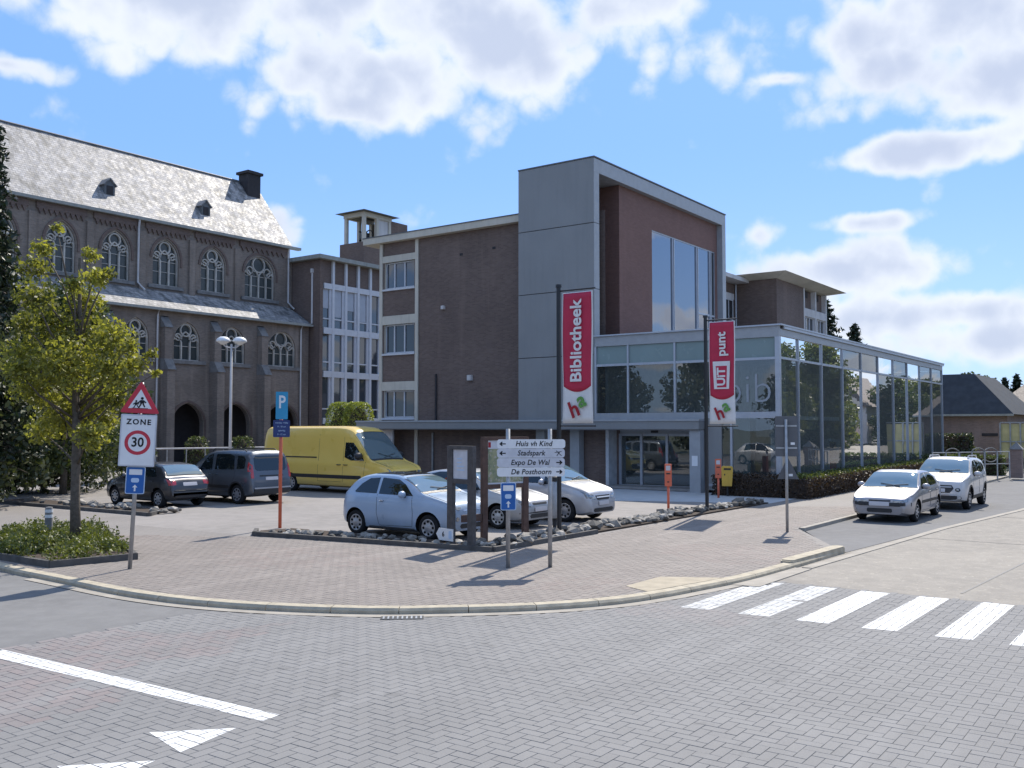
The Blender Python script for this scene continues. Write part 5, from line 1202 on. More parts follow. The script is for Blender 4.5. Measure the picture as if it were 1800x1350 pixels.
c.end('tail_light', [(.52, .74), (.74, .72), (.76, .92), (.60, .96), (.50, .84)], 'lamp_red', rear=True, mirror=True); c.end('number_plate', rr(-.26, .26, .70, .81, .015), 'plate', rear=True, off=.02); c.end('bumper_strip', rr(-.72, .72, .52, .56, .015), 'black_trim', rear=True, off=.02); c.end('lower_bumper', rr(-.6, .6, .32, .40, .03), 'black_trim', rear=True, off=.02)
c.side('side_moulding', rr(1.2, 3.0, .50, .56, .02), 'black_trim', sub=5)

# --- 7 silver-lilac hatchback in the street
c = Car('street_hatchback', 'silver-lilac hatchback with dark bumpers parked first along the street', 4.17, 1.70,
        [(0, .50), (.015, .59), (.07, .68), (.20, .735), (.45, .785), (.85, .87), (1.10, .93), (1.6, 1.23), (1.95, 1.36), (2.3, 1.40), (2.85, 1.385), (3.3, 1.28), (3.6, 1.10), (3.85, .97), (4.02, .92), (4.12, .70), (4.17, .46)],
        [(0, .24), (.3, .19), (3.5, .19), (3.9, .24), (4.17, .32)], [(0, .66), (1, .84), (2, .89), (4.17, .95)], [(0, .74), (.06, .83), (.25, .93), (.6, .99), (1, 1), (3.4, 1), (3.9, .95), (4.1, .86), (4.17, .78)], (.86, 3.40), .295, MATS['paint_lilac'], (29.75, 7.33, ZR + .004), NX, tumble=.34, group='cars along the street')
common(c, (1.14, 1.86), [[(1.42, .93), (1.72, 1.18), (1.98, 1.31), (2.28, 1.335), (2.3, .94)], [(2.37, .945), (2.35, 1.335), (2.82, 1.325), (3.16, 1.22), (3.32, 1.02), (3.25, .97)]], [], (3.62, 3.34), [[(1.3, .88), (1.28, .3), (2.26, .28), (2.34, .92)], [(2.34, .92), (2.34, .3), (3.0, .42), (3.2, .9)]], [(2.16, .80), (3.04, .82)], (1.52, .92))
c.end('headlight', [(.34, .565), (.66, .575), (.74, .60), (.74, .69), (.66, .70), (.36, .645)], 'lamp_clear', mirror=True); c.end('grille', rr(-.30, .30, .585, .635, .02), 'black_trim'); c.end('bumper', [(-.80, .46), (.80, .46), (.80, .555), (-.80, .555)], 'black_trim', off=.035, sub=6); c.end('number_plate', rr(-.27, .27, .445, .555, .015), 'plate', off=.05); c.end('lower_grille', rr(-.34, .34, .29, .40, .03), 'black_trim')
c.end('emblem', [(-.05, .66), (0, .645), (.05, .66), (0, .69)], 'chrome', off=.02); c.side('side_moulding', rr(1.25, 3.1, .50, .58, .02), 'black_trim', sub=5)
# --- 8 white compact off-roader behind it
c = Car('off_roader', 'white compact off-roader parked behind the silver-lilac hatchback', 4.10, 1.77,
        [(0, .56), (.03, .72), (.10, .90), (.35, 1.0), (.85, 1.09), (1.05, 1.15), (1.5, 1.44), (1.85, 1.60), (2.2, 1.66), (3.0, 1.64), (3.6, 1.56), (3.85, 1.35), (3.98, 1.1), (4.06, .85), (4.10, .55)],
        [(0, .32), (.3, .26), (3.5, .27), (3.9, .33), (4.1, .40)], [(0, .86), (1, 1.03), (2, 1.08), (3.2, 1.13), (4.1, 1.2)], [(0, .76), (.06, .84), (.25, .94), (.6, 1), (3.4, 1), (3.85, .95), (4.1, .84)], (.86, 3.38), .34, MATS['paint_white_car'], (35.0, 6.95, ZR + .004), NX, tumble=.27, group='cars along the street', wheel_w=.22)
common(c, (1.10, 1.78), [[(1.45, 1.10), (1.70, 1.34), (1.95, 1.52), (2.26, 1.56), (2.28, 1.12)], [(2.35, 1.125), (2.33, 1.56), (2.9, 1.54), (3.1, 1.48), (3.12, 1.16)]], [[(3.19, 1.19), (3.18, 1.46), (3.5, 1.36), (3.46, 1.24)]], (3.92, 3.66), [[(1.3, 1.05), (1.28, .38), (2.26, .36), (2.32, 1.1)], [(2.32, 1.1), (2.32, .38), (3.0, .5), (3.16, 1.1)]], [(2.14, 1.0), (3.0, 1.02)], (1.6, 1.08))
c.end('headlight', [(.48, .88), (.74, .91), (.80, .98), (.76, 1.02), (.50, .96)], 'lamp_clear', mirror=True); c.end('upper_grille', rr(-.42, .42, .89, .94, .02), 'black_trim'); c.end('grille', [(-.46, .80), (-.52, .70), (-.40, .56), (.40, .56), (.52, .70), (.46, .80)], 'black_trim', off=.016)
c.end('grille_bar', rr(-.46, .46, .72, .75, .01), 'rim', off=.03); c.end('number_plate', rr(-.27, .27, .57, .68, .015), 'plate', off=.04); c.end('fog_lamp', [(.64 + .08 * math.cos(t), .66 + .06 * math.sin(t)) for t in [2 * math.pi * k / 10 for k in range(10)]], 'black_trim', mirror=True); c.end('fog_lens', [(.64 + .045 * math.cos(t), .66 + .035 * math.sin(t)) for t in [2 * math.pi * k / 8 for k in range(8)]], 'lamp_clear', mirror=True, off=.02)
c.end('lower_bumper', rr(-.74, .74, .34, .47, .05), 'black_trim', sub=5); c.end('skid_plate', rr(-.40, .40, .47, .515, .02), 'rim', off=.016); c.archring('black_trim', .06); c.side('sill_cladding', rr(1.25, 3.0, .30, .44, .03), 'black_trim', sub=5)
for sg in (-1, 1): obj('roof_rail', MB().tube([(c.cx - 1.95, sg * .60, 1.62), (c.cx - 2.05, sg * .60, 1.70), (c.cx - 3.4, sg * .60, 1.68), (c.cx - 3.5, sg * .60, 1.60)], .018, 6), 'rim', c.root)
# ================================================================== trees, shrubs, hedges
def leaves(name, pts, size, mat, parent=None, tint=None, aspect=.6, up=.3, jitter=.4):
    """many small leaf faces; pts is an (n,3) array"""
    n = len(pts); pts = np.asarray(pts, dtype=np.float64)
    a = rng.normal(size=(n, 3)); a /= np.linalg.norm(a, axis=1)[:, None]
    b = rng.normal(size=(n, 3)); b[:, 2] += up * 0; b -= (a * b).sum(1)[:, None] * a; b /= np.linalg.norm(b, axis=1)[:, None] + 1e-9
    s = size * rng.uniform(1 - jitter, 1 + jitter, size=(n, 1))
    v = np.empty((n, 4, 3)); v[:, 0] = pts - a * s * .5; v[:, 1] = pts + b * s * aspect * .5; v[:, 2] = pts + a * s * .5; v[:, 3] = pts - b * s * aspect * .5
    me = bpy.data.meshes.new(name); me.vertices.add(4 * n); me.vertices.foreach_set('co', v.ravel())
    me.loops.add(4 * n); me.loops.foreach_set('vertex_index', np.arange(4 * n, dtype=np.int32)); me.polygons.add(n)
    me.polygons.foreach_set('loop_start', np.arange(0, 4 * n, 4, dtype=np.int32)); me.update(calc_edges=True); me.validate()
    me.materials.append(MATS[mat])
    t = rng.uniform(0, 1, n) if tint is None else np.clip(tint + rng.normal(0, .15, n), 0, 1)
    at = me.color_attributes.new('tint', 'FLOAT_COLOR', 'CORNER'); arr = np.ones((4 * n, 4), dtype=np.float32); arr[:, 0] = np.repeat(t, 4); arr[:, 1] = 0; at.data.foreach_set('color', arr.ravel())
    return link_obj(name, me, parent)
def clumps(centres, radii, per, shell=.55):
    P = []; T = []
    for c_, r in zip(centres, radii):
        n = max(8, int(per * r ** 2)); d = rng.normal(size=(n, 3)); d /= np.linalg.norm(d, axis=1)[:, None]
        q = np.array(c_) + d * (r * rng.uniform(shell, 1.05, (n, 1)) ** .8) * np.array((1, 1, .8)); P.append(q); T.append(np.full(n, rng.uniform(.25, .75)))
    return np.vstack(P), np.concatenate(T)
def limbs(base, tips, r0, trunk_top, mat, parent, tr=.5):
    mb = MB(); b = Vector(base); t = Vector(trunk_top); k = [b + (t - b) * u + Vector((random.uniform(-.04, .04), random.uniform(-.04, .04), 0)) * (u * (1 - u) * 6) for u in (0, .15, .35, .55, .75, 1)]
    mb.tube(k, [r0 * 1.25, r0, r0 * .9, r0 * .75, r0 * .55, r0 * .25], 9)
    o = obj('trunk', mb, mat, parent, smooth=True); lb = MB()
    for tp in tips:
        tp = Vector(tp); u = min(.92, max(.25, (tp.z - b.z) / (t.z - b.z) * .72)); s_ = b + (t - b) * u; m_ = s_ * .45 + tp * .55 + Vector((random.uniform(-.2, .2), random.uniform(-.2, .2), -.1)) * (tp - s_).length * .3
        lb.tube([s_, m_, tp], [r0 * .4 * (1 - u * .6), r0 * .22, r0 * .06], 5)
    obj('limbs', lb, mat, parent, smooth=True)
def broadleaf(name, label, base, H, crown_z, R, n_cl, cl_r, per, size, mat, tr=.12, group=None, squeeze=1.0, top_taper=.5, cat='tree'):
    t = thing(name, label, cat, base, 0, group); cs = []; rs = []
    for k in range(n_cl):
        u = rng.uniform(0, 1); z = crown_z + (H - crown_z - cl_r * .6) * u; rr_ = R * (math.sin(math.pi * min(1, (u * .82 + .16))) ** .6) * (1 - top_taper * u * u)
        a = rng.uniform(0, 2 * math.pi); q = rr_ * math.sqrt(rng.uniform(.12, 1)); cs.append((q * math.cos(a), q * math.sin(a) * squeeze, z)); rs.append(cl_r * rng.uniform(.55, 1.15))
    P, T = clumps(cs, rs, per); leaves('crown', P, size, mat, t, T)
    limbs((0, 0, 0), [cs[k] for k in rng.choice(n_cl, min(n_cl, 26), replace=False)], tr, (random.uniform(-.1, .1), random.uniform(-.1, .1), H * .93), 'trunk', t)
    return t
def conifer(name, label, base, H, R, n, mat='needle', size=.22, group=None, z0=.15):
    t = thing(name, label, 'tree', base, 0, group); P = []; lb = MB()
    for k in range(n):
        u = k / n; z = H * (z0 + (1 - z0) * u); r = R * (1 - u) ** .85 * rng.uniform(.65, 1.1) + .1; a = k * 2.4 + rng.uniform(-.3, .3)
        tip = np.array((r * math.cos(a), r * math.sin(a), z - r * .22)); rt = np.array((0, 0, z + r * .12)); lb.tube([tuple(rt), tuple((rt + tip) / 2 + (0, 0, .05)), tuple(tip)], [.05, .03, .012], 4)
        m_ = max(10, int(60 * r)); s_ = rng.uniform(.12, 1, (m_, 1)); P.append(rt + (tip - rt) * s_ + rng.normal(size=(m_, 3)) * np.array((.18, .18, .09)) * (.4 + r * .35))
    leaves('crown', np.vstack(P), size, mat, t, aspect=.35); obj('branches', lb, 'trunk', t); obj('trunk', MB().tube([(0, 0, 0), (0, 0, H * .5), (0, 0, H)], [R * .06 + .08, R * .04 + .05, .02], 8), 'trunk', t, smooth=True)
    return t
def bush(name, label, base, shape, n, size, mat, cat='shrub', group=None, core=None):
    """leaves over a rounded body; shape(theta, phi) -> point"""
    t = thing(name, label, cat, base, 0, group); P = np.array([shape(rng.uniform(0, 2 * math.pi), rng.uniform(0, 1)) for _ in range(n)]); P += rng.normal(0, size * .4, P.shape); leaves('foliage', P, size, mat, t)
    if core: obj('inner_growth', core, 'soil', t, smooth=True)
    return t
# the young street tree in the shrub bed
ty = thing('street_tree', 'young yellow-green tree with slim trunk rising from the kerbside shrub bed', 'tree', (11.17, 19.72, 0))
D0 = 20.5
def cl(px, py, r, dd=0.0): p = atD(px, py, D0 + dd); return ((p.x - 11.17, p.y - 19.72, p.z), r / FPX * D0)
spec = [(75, 435, 22), (62, 470, 30), (160, 450, 18), (165, 490, 26), (190, 480, 16), (150, 530, 34), (60, 520, 36), (85, 570, 52), (150, 590, 50), (45, 620, 40), (200, 590, 38), (120, 640, 62), (200, 650, 44), (240, 640, 24), (265, 622, 14), (60, 680, 46), (160, 700, 52), (110, 730, 50), (205, 700, 30), (75, 760, 30), (160, 765, 34), (40, 570, 26), (275, 655, 10), (225, 610, 20), (30, 650, 26), (130, 500, 20), (100, 400, 12), (185, 740, 26)]
cs, rs = zip(*[cl(x, y, r, rng.uniform(-.9, .9)) for x, y, r in spec])
P, T = clumps(cs, [r * 1.04 for r in rs], 2100, .15); leaves('crown', P, .108, 'leaf_young', ty, T)
limbs((0, 0, 0), cs, .10, (.0, .1, 6.3), 'trunk', ty)
obj('tree_tie', MB().tube([(-.0, .02, 2.2), (-.0, .02, 2.28)], .11, 10), 'black_trim', ty)
# dark trees and shrubs at the left
broadleaf('dark_tree', 'big dark leafy tree behind the young street tree', (14.6, 33.0, 0), 9.6, .6, 3.0, 70, 1.1, 330, .21, 'leaf_dark', .2)
broadleaf('shade_tree', 'shadowy tree with thin trunk beside the stone bed', (19.6, 35.6, 0), 8.2, 1.2, 2.7, 50, 1.05, 330, .2, 'leaf_mid', .12)
p = atD(-14, 600, 31); conifer('tall_conifer', 'tall dark conifer at the edge of the square', (p.x, p.y, 0), 12.6, 1.6, 120, size=.26)
for k, (px, py, h, r) in enumerate(((15, 868, 5.0, 2.2), (75, 866, 4.2, 1.9), (120, 862, 3.4, 1.7), (185, 848, 3.2, 1.5))):
    g = G(px, py); broadleaf('dark_shrub', ['tall dark evergreen shrub at the square\'s edge', 'dense dark shrub beneath the big dark tree', 'dark shrub growing behind the thin trunk', 'leafy grey-green shrub next to the pale path'][k], (g[0], g[1], 0), h, .3, r, 26, .85, 330, .18, 'leaf_dark' if k < 3 else 'leaf_mid', .08, group='shrubs at the left of the square', cat='shrub')
# kerbside shrub bed
bed = thing('shrub_bed', 'low spreading green shrubs in a kerbed bed round the street tree', 'shrub', (0, 0, 0))
bp = [(9.3, 19.4), (9.32, 17.3), (10.85, 17.0), (13.2, 22.3), (12.0, 23.2), (10.4, 22.0)]
obj('soil', MB().prism(ccw(bp), -.02, .09), 'soil', bed)
mb = MB()
for a, b in zip(bp, bp[1:] + bp[:1]):
    a, b = Vector(a), Vector(b); t_ = (b - a).normalized(); nn = Vector((-t_.y, t_.x)) * .05; mb.prism(ccw([tuple(a - nn - t_ * .03), tuple(b - nn + t_ * .03), tuple(b + nn + t_ * .03), tuple(a + nn - t_ * .03)]), -.02, .12)
obj('edging', mb, 'kerb_dark', bed)
cs = []; rs = []
while len(cs) < 120:
    x, y = rng.uniform(9, 13.5), rng.uniform(16.7, 23.2)
    if in_poly(x, y, bp): cs.append((x, y, .08 + rng.uniform(0, .13))); rs.append(rng.uniform(.2, .32))
P, T = clumps(cs, rs, 2400, .4); ok_ = np.array([q[2] > .05 and in_poly(q[0], q[1], bp) for q in P]); leaves('foliage', P[ok_], .075, 'leaf_shrub', bed, T[ok_], aspect=.5)
# hedges
def hedge(name, label, x0, x1, y0, y1, h, mat, dens, size, topmat=None):
    t = thing(name, label, 'hedge', ((x0 + x1) / 2, (y0 + y1) / 2, 0)); a, b = (x1 - x0) / 2, (y1 - y0) / 2
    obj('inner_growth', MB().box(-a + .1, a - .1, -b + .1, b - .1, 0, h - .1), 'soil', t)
    A = [(2 * a * h, 0), (2 * a * h, 1), (2 * b * h, 2), (2 * b * h, 3), (4 * a * b, 4)]; P = []
    for ar, f in A:
        n = int(ar * dens); u, v = rng.uniform(-1, 1, n), rng.uniform(0, 1, n); j = rng.normal(0, .045, n)
        P.append({0: np.c_[u * a, -b + j, v * h], 1: np.c_[u * a, b + j, v * h], 2: np.c_[-a + j, u * b, v * h], 3: np.c_[a + j, u * b, v * h], 4: np.c_[u * a, (2 * v - 1) * b, h + j]}[f])
    if topmat: leaves('trimmed_top', P.pop(), size, topmat, t)
    leaves('foliage', np.vstack(P), size, mat, t); return t
hedge('clipped_hedge', 'clipped dark purple hedge in front of the pavilion glass along the pavement', 33.85, 62.0, 11.42, 12.3, .78, 'leaf_purple', 330, .085, 'leaf_shrub')
hedge('front_hedge', 'short dark purple hedge beside the yellow litter bin', 33.85, 34.65, 12.33, 15.1, .76, 'leaf_purple', 380, .085)
hedge('garden_hedge', 'dark green hedge behind the railing at the street\'s far end', 64.2, 65.4, 11.6, 17, 2.1, 'leaf_dark', 130, .16)
hedge('low_hedge', 'low green hedge below the railing beside the brick pillar', 56.4, 57.4, 8.6, 12.6, 1.0, 'leaf_mid', 170, .13)
def dome(r, h, k=.55): return lambda th, u: (r * (1 if u < k else math.sqrt(max(0, 1 - ((u - k) / (1 - k)) ** 2))) * math.cos(th), r * (1 if u < k else math.sqrt(max(0, 1 - ((u - k) / (1 - k)) ** 2))) * math.sin(th), h * (u if u < k else k + (1 - k) * math.sin((u - k) / (1 - k) * math.pi / 2)))
for px, lab in ((600, 'lime green rounded yew column behind the van, the church side one'), (630, 'lime green rounded yew column behind the van, the library side one')):
    p = atD(px, 710, 55 - (px - 600) * .03); bush('yew_column', lab, (p.x, p.y, 0), dome(.85, p.z + .05, .70), 11000, .085, 'leaf_lime', 'topiary', 'rounded yews by the link block', MB().lathe([(.66, 0), (.66, 2.6), (.4, 3.4), (.05, p.z - .15)], 14))
for px, lab in ((346, 'dim rounded yew under the church arcade beside a buttress'), (427, 'dim rounded yew under the church arcade behind the lamp post')):
    p = atD(px, 768, 57); bush('arcade_yew', lab, (p.x, p.y, 0), dome(.62, 1.95, .6), 1500, .13, 'leaf_mid', 'topiary', 'yews before the church arcade', MB().lathe([(.5, 0), (.5, 1.3), (.05, 1.8)], 12))
# far trees
for px, py, D, r, lab in ((1452, 526, 84, 4.2, 'dark spruce rising beside the rear wing'), (1502, 568, 82, 3.4, 'short dark spruce peeking over the pavilion roof')):
    p = atD(px, py, D); conifer('spruce', lab, (p.x, p.y, 0), p.z, r, 90, size=.42, group='conifers behind the library')
for px, py, D, r, lab in ((1766, 664, 118, 2.2, 'slim dark cypress, shorter, behind the far houses'), (1787, 658, 116, 1.8, 'slim dark cypress with the tallest tip behind the far houses')):
    p = atD(px, py, D); conifer('cypress', lab, (p.x, p.y, 0), p.z, r, 120, size=.5, group='cypresses behind the houses', z0=.05)
for px, py, D, R, lab in ((1700, 658, 105, 2.6, 'round tree crown showing above the dark hipped roof'), (1728, 660, 108, 3.2, 'wider tree crown showing above the grey-roofed house')):
    p = atD(px, py, D); broadleaf('far_tree', lab, (p.x, p.y, 0), p.z, 2.0, R, 26, 1.3, 120, .4, 'leaf_mid', .2, group='trees behind the far houses')
for k in range(5):
    p = atD(1668 + 16 * (k % 3) + 8 * k, 790, 61 - k * .7)
    broadleaf('garden_shrub', ['pale green garden shrub beside the pavilion corner', 'yellowish garden shrub behind the railing', 'small green shrub behind the railing', 'round green shrub near the yellow boarding', 'green shrub at the foot of the railing'][k], (p.x, p.y, 0), [1.9, 1.7, 1.1, 1.3, .9][k], .2, .9, 10, .5, 300, .15, 'leaf_shrub' if k < 2 else 'leaf_mid', .05, group='garden shrubs at the far end', cat='shrub')
# across the street: what the pavilion glass mirrors
for k, (x, y, H, R) in enumerate([(56 + 8.5 * k + random.uniform(-2, 2), -9.5 - random.uniform(0, 5), random.uniform(9, 13), random.uniform(3.6, 4.8)) for k in range(9)] + [(152 + 14 * k, -12, 11, 4.4) for k in range(4)]):
    broadleaf('avenue_tree', 'leafy tree across the street, mirrored in the pavilion glass', (x, y, 0), H, .9, R, 40, 1.7, 90, .46, 'leaf_shrub' if k % 3 else 'leaf_mid', .25, group='trees across the street', top_taper=.35)
hz3 = thing('gabled_house', 'white-gabled house across the street, mirrored in the pavilion glass', 'house')
obj('wall', MB().box(128, 142, -24, -15, 0, 5.6), 'house_brick', hz3)
obj('roof', MB().add([(127.5, -24.5, 5.5), (142.5, -24.5, 5.5), (142.5, -14.5, 5.5), (127.5, -14.5, 5.5), (127.5, -19.5, 10.5), (142.5, -19.5, 10.5)], [(0, 1, 5, 4), (2, 3, 4, 5), (3, 0, 4), (1, 2, 5)]), 'roof_dark', hz3)
for x in (129.5, 133, 137, 140): obj('window', MB().box(x - .6, x + .6, -15, -14.94, 2.9, 4.4), 'white_frame', hz3)
h4 = thing('pale_house', 'pale rendered house with grey roof across the street', 'house')
obj('wall', MB().box(150, 166, -25, -16, 0, 5.8), 'concrete_white', h4)
obj('roof', MB().add([(149.5, -25.5, 5.7), (166.5, -25.5, 5.7), (166.5, -15.5, 5.7), (149.5, -15.5, 5.7), (149.5, -20.5, 10.8), (166.5, -20.5, 10.8)], [(0, 1, 5, 4), (2, 3, 4, 5), (3, 0, 4), (1, 2, 5)]), 'roof_brown', h4)
# behind the viewer: trees and a house mirrored in the entrance glass
for k, (x, y, H, R) in enumerate(((-14, 20, 10, 3.5), (-16, 29, 12, 4.0), (-12, 38, 11, 3.8), (-18, 10, 9, 3.4), (-22, 2, 11, 4), (-13, 48, 11, 4), (-25, 16, 11, 4))):
    broadleaf('roadside_tree', 'leafy tree across the side road, mirrored in the entrance glass', (x, y, 0), H, .8, R, 36, 1.5, 90, .4, 'leaf_dark', .22, group='trees across the side road')
# ================================================================== signs and street furniture
def facing(x, y, turn=0.0): return math.atan2(y, x) - math.pi / 2 + turn      # local -y looks back along the line to the street corner
LX_, LZ_ = (1, 0, 0), (0, 0, 1)
def rbox(x0, x1, z0, z1, c, n=4):
    P = []
    for cx_, cz_, a in ((x1 - c, z0 + c, -90), (x1 - c, z1 - c, 0), (x0 + c, z1 - c, 90), (x0 + c, z0 + c, 180)): P += [(cx_ + c * math.cos(rad(a + 90 * k / n)), cz_ + c * math.sin(rad(a + 90 * k / n))) for k in range(n + 1)]
    return P
PL = lambda y: (lambda u, v, d: (u, y + d, v))
def plate(name, outl, y, mat, parent, t=.004): return obj(name, MB().prismf(outl, PL(y), -t, 0), mat, parent)
def disc(cx, cz, r, n=28): return [(cx + r * math.cos(2 * math.pi * k / n), cz + r * math.sin(2 * math.pi * k / n)) for k in range(n)]
def route_plate(parent, x, z0, z1, w_, y):
    """blue cycle-route plate with white field, bicycle mark and arrow"""
    p = plate('route_plate', rbox(x - w_ / 2, x + w_ / 2, z0, z1, .03), y, 'print_blue', parent, .012); h = z1 - z0
    plate('plate_face', rbox(x - w_ / 2 + .014, x + w_ / 2 - .014, z0 + .014, z1 - .014, .022), y - .0125, 'sign_blue', p, .003)
    plate('white_field', rbox(x - w_ * .34, x + w_ * .34, z1 - h * .30, z1 - h * .10, .01), y - .016, 'sign_white', p, .002)
    plate('bicycle_mark', rbox(x - w_ * .22, x + w_ * .20, z0 + h * .42, z0 + h * .58, .03), y - .016, 'print_blue', p, .002)
    plate('arrow', [(x - .014, z0 + h * .10), (x + .014, z0 + h * .10), (x + .014, z0 + h * .24), (x + .045, z0 + h * .24), (x, z0 + h * .34), (x - .045, z0 + h * .24), (x - .014, z0 + h * .24)], y - .016, 'sign_white', p, .002)
    return p
# zone 30 post
x, y = G(228, 1000)
zs = thing('zone_sign', 'leaning grey post with children warning triangle and zone 30 panel', 'road sign', (x, y, 0), facing(x, y, rad(-8))); zs.rotation_euler = (0, rad(2.6), facing(x, y, rad(-6)))
obj('post', MB().tube([(0, 0, 0), (0, 0, 3.42)], .038, 12), 'steel', zs, smooth=True)
tri = lambda s, zc, r: [(0 + s * math.sin(rad(a)) * 1.0, zc + s * math.cos(rad(a))) for a in (0, 240, 120)]
def rtri(s, zc, c):
    P = []; V = [Vector(p) for p in tri(s, zc, 0)]
    for i in range(3):
        a, b, d = V[i - 1], V[i], V[(i + 1) % 3]; P += [tuple(b + (a - b).normalized() * c), tuple(b + ((a - b).normalized() + (d - b).normalized()) * c * .25), tuple(b + (d - b).normalized() * c)]
    return P
tp = plate('warning_triangle', rtri(.40, 3.05, .05), -.045, 'sign_red', zs, .02)
plate('white_field', tri(.235, 3.055, 0), -.0655, 'sign_white', tp, .003)
def kid(x, z, h, parent, y):
    k = MB().prismf(disc(x, z + h * .9, h * .13, 10), PL(y), -.002, 0).prismf([(x - h * .13, z + h * .75), (x - h * .2, z + h * .42), (x + h * .2, z + h * .42), (x + h * .12, z + h * .75)], PL(y), -.002, 0)
    for a, b in (((x - .05 * h, z + h * .43), (x - .28 * h, z)), ((x + .08 * h, z + h * .43), (x + .26 * h, z + .02)), ((x - .1 * h, z + h * .7), (x - .36 * h, z + h * .45)), ((x + .1 * h, z + h * .7), (x + .34 * h, z + h * .5))): k.strip([a, b], h * .12, PL(y), -.0025, 0)
    obj('child_figure', k, 'ink', parent)
kid(.03, 2.945, .20, tp, -.069); kid(-.07, 2.945, .14, tp, -.069); plate('ground_line', [(-.14, 2.938), (.14, 2.938), (.14, 2.946), (-.14, 2.946)], -.069, 'ink', tp, .002)
zp = plate('zone_panel', rbox(-.315, .315, 1.87, 2.83, .02), -.045, 'sign_back', zs, .045)
plate('panel_rim', rbox(-.31, .31, 1.875, 2.825, .018), -.0905, 'paper', zp, .003); plate('panel_face', rbox(-.285, .285, 1.90, 2.80, .012), -.094, 'sign_white', zp, .003)
plate('red_ring', disc(0, 2.31, .225), -.0975, 'sign_red', zp, .002); plate('white_disc', disc(0, 2.31, .163), -.100, 'sign_white', zp, .002)
text('lettering', 'ZONE', .135, (0, -.099, 2.685), LX_, LZ_, 'ink', zp, bold=.004, space=1.25); text('number', '30', .24, (0, -.104, 2.31), LX_, LZ_, 'ink', zp, bold=.005, xs=.92)
route_plate(zs, 0, 1.37, 1.87, .33, -.045)
# parking sign on an orange post
x, y = G(492, 928)
ps = thing('parking_sign', 'bright orange post carrying a blue letter P parking sign', 'road sign', (x, y, 0), facing(x, y, rad(14)))
obj('post', MB().tube([(0, 0, 0), (0, 0, 3.48)], .045, 12), 'orange', ps, smooth=True)
pp = plate('parking_plate', rbox(-.155, .155, 2.79, 3.5, .02), -.05, 'sign_cyan', ps, .02); text('letter', 'P', .46, (.0, -.073, 3.22), LX_, LZ_, 'sign_white', pp, bold=.008, xs=.8)
sb = plate('hours_plate', rbox(-.215, .215, 2.33, 2.77, .03), -.05, 'sign_navy', ps, .02)
for k, (t_, sz) in enumerate((('maandag - vrijdag', .052), ('9 - 18 uur', .06), ('zaterdag', .06), ('9 - 12 uur', .06))): text('hours_line', t_, sz, (0, -.072, 2.70 - .1 * k), LX_, LZ_, 'print_blue', sb, xs=.9)
# direction boards on two posts
a_, b_ = Vector((*G(893, 998), 0)), Vector((*G(967, 997), 0)); mid = (a_ + b_) / 2; ang = math.atan2(b_.y - a_.y, b_.x - a_.x); hw = (b_ - a_).length / 2
dsn = thing('direction_sign', 'white finger boards stacked on two grey posts pointing both ways', 'road sign', mid, ang)
for sx in (-hw, hw): obj('post', MB().tube([(sx, 0, 0), (sx, 0, 2.56)], .04, 12), 'steel', dsn, smooth=True)
rows = [('Huis vh Kind', -1, .02, 1.24, 'sign_white'), ('Stadspark', -1, -.03, 1.22, 'paper'), ('Expo De Wal', 1, -.05, 1.22, 'paper'), ('De Posthoorn', 1, -.03, 1.26, 'sign_white')]
for k, (t_, d_, off_, w_, m_) in enumerate(rows):
    z1 = 2.365 - .173 * k; z0 = z1 - .166; bd = plate('finger_board', rbox(-.60, .66 + (.01 if k == 0 else 0), z0, z1, .05), -.045, m_, dsn, .025); zc = (z0 + z1) / 2
    text('lettering', t_, .135, (.06 + off_, -.0715, zc), LX_, LZ_, 'ink', bd, shear=.22, bold=.002, xs=.93, space=1.04)
    ax_ = -.50 if d_ < 0 else .56
    plate('arrow', [(ax_ - d_ * .06, zc - .010), (ax_ + d_ * .01, zc - .010), (ax_ - d_ * .005, zc - .038), (ax_ + d_ * .02, zc - .038), (ax_ + d_ * .06, zc), (ax_ + d_ * .02, zc + .038), (ax_ - d_ * .005, zc + .038), (ax_ + d_ * .01, zc + .010), (ax_ - d_ * .06, zc + .010)], -.0702, 'ink', bd, .002)
    if k == 1: obj('park_symbol', MB().strip([(.50, zc + .045), (.60, zc - .05)], .012, PL(-.0702), -.002, 0).strip([(.51, zc - .05), (.57, zc + .03)], .012, PL(-.0702), -.0022, 0).strip([(.47, zc + .01), (.60, zc + .03)], .01, PL(-.0702), -.0024, 0), 'ink', bd)
route_plate(dsn, -hw, 1.06, 1.57, .285, -.05)
# grey notice frame and brown map board
def frame_board(name, label, p0, p1, z0, z1, top, postm, panelm, pw=.075):
    a, b = Vector((*p0, 0)), Vector((*p1, 0)); m_ = (a + b) / 2; t = thing(name, label, 'notice board', m_, math.atan2(b.y - a.y, b.x - a.x)); h = (b - a).length / 2
    for s_ in (-h, h): obj('post', MB().box(s_ - pw, s_ + pw, -.05, .05, 0, top - .06), postm, t)
    obj('top_rail', MB().box(-h - pw, h + pw, -.052, .052, top - .058, top + .02), postm, t); obj('bottom_rail', MB().box(-h + pw, h - pw, -.045, .045, z0 - .1, z0), postm, t)
    return t, obj('panel', MB().box(-h + pw + .002, h - pw - .002, -.02, .02, z0 + .002, top - .06), panelm, t), h
nb_, pn, h = frame_board('notice_frame', 'slim dark grey notice frame holding a pale printed sheet', G(793, 962), G(829, 967), 1.48, 2.1, 2.17, 'wood_grey', 'paper', .085)
for k in range(4): obj('print_line', MB().box(-.12, random.uniform(.0, .12), -.0225, -.0205, 1.9 - k * .08, 1.925 - k * .08), 'print_blue', pn)
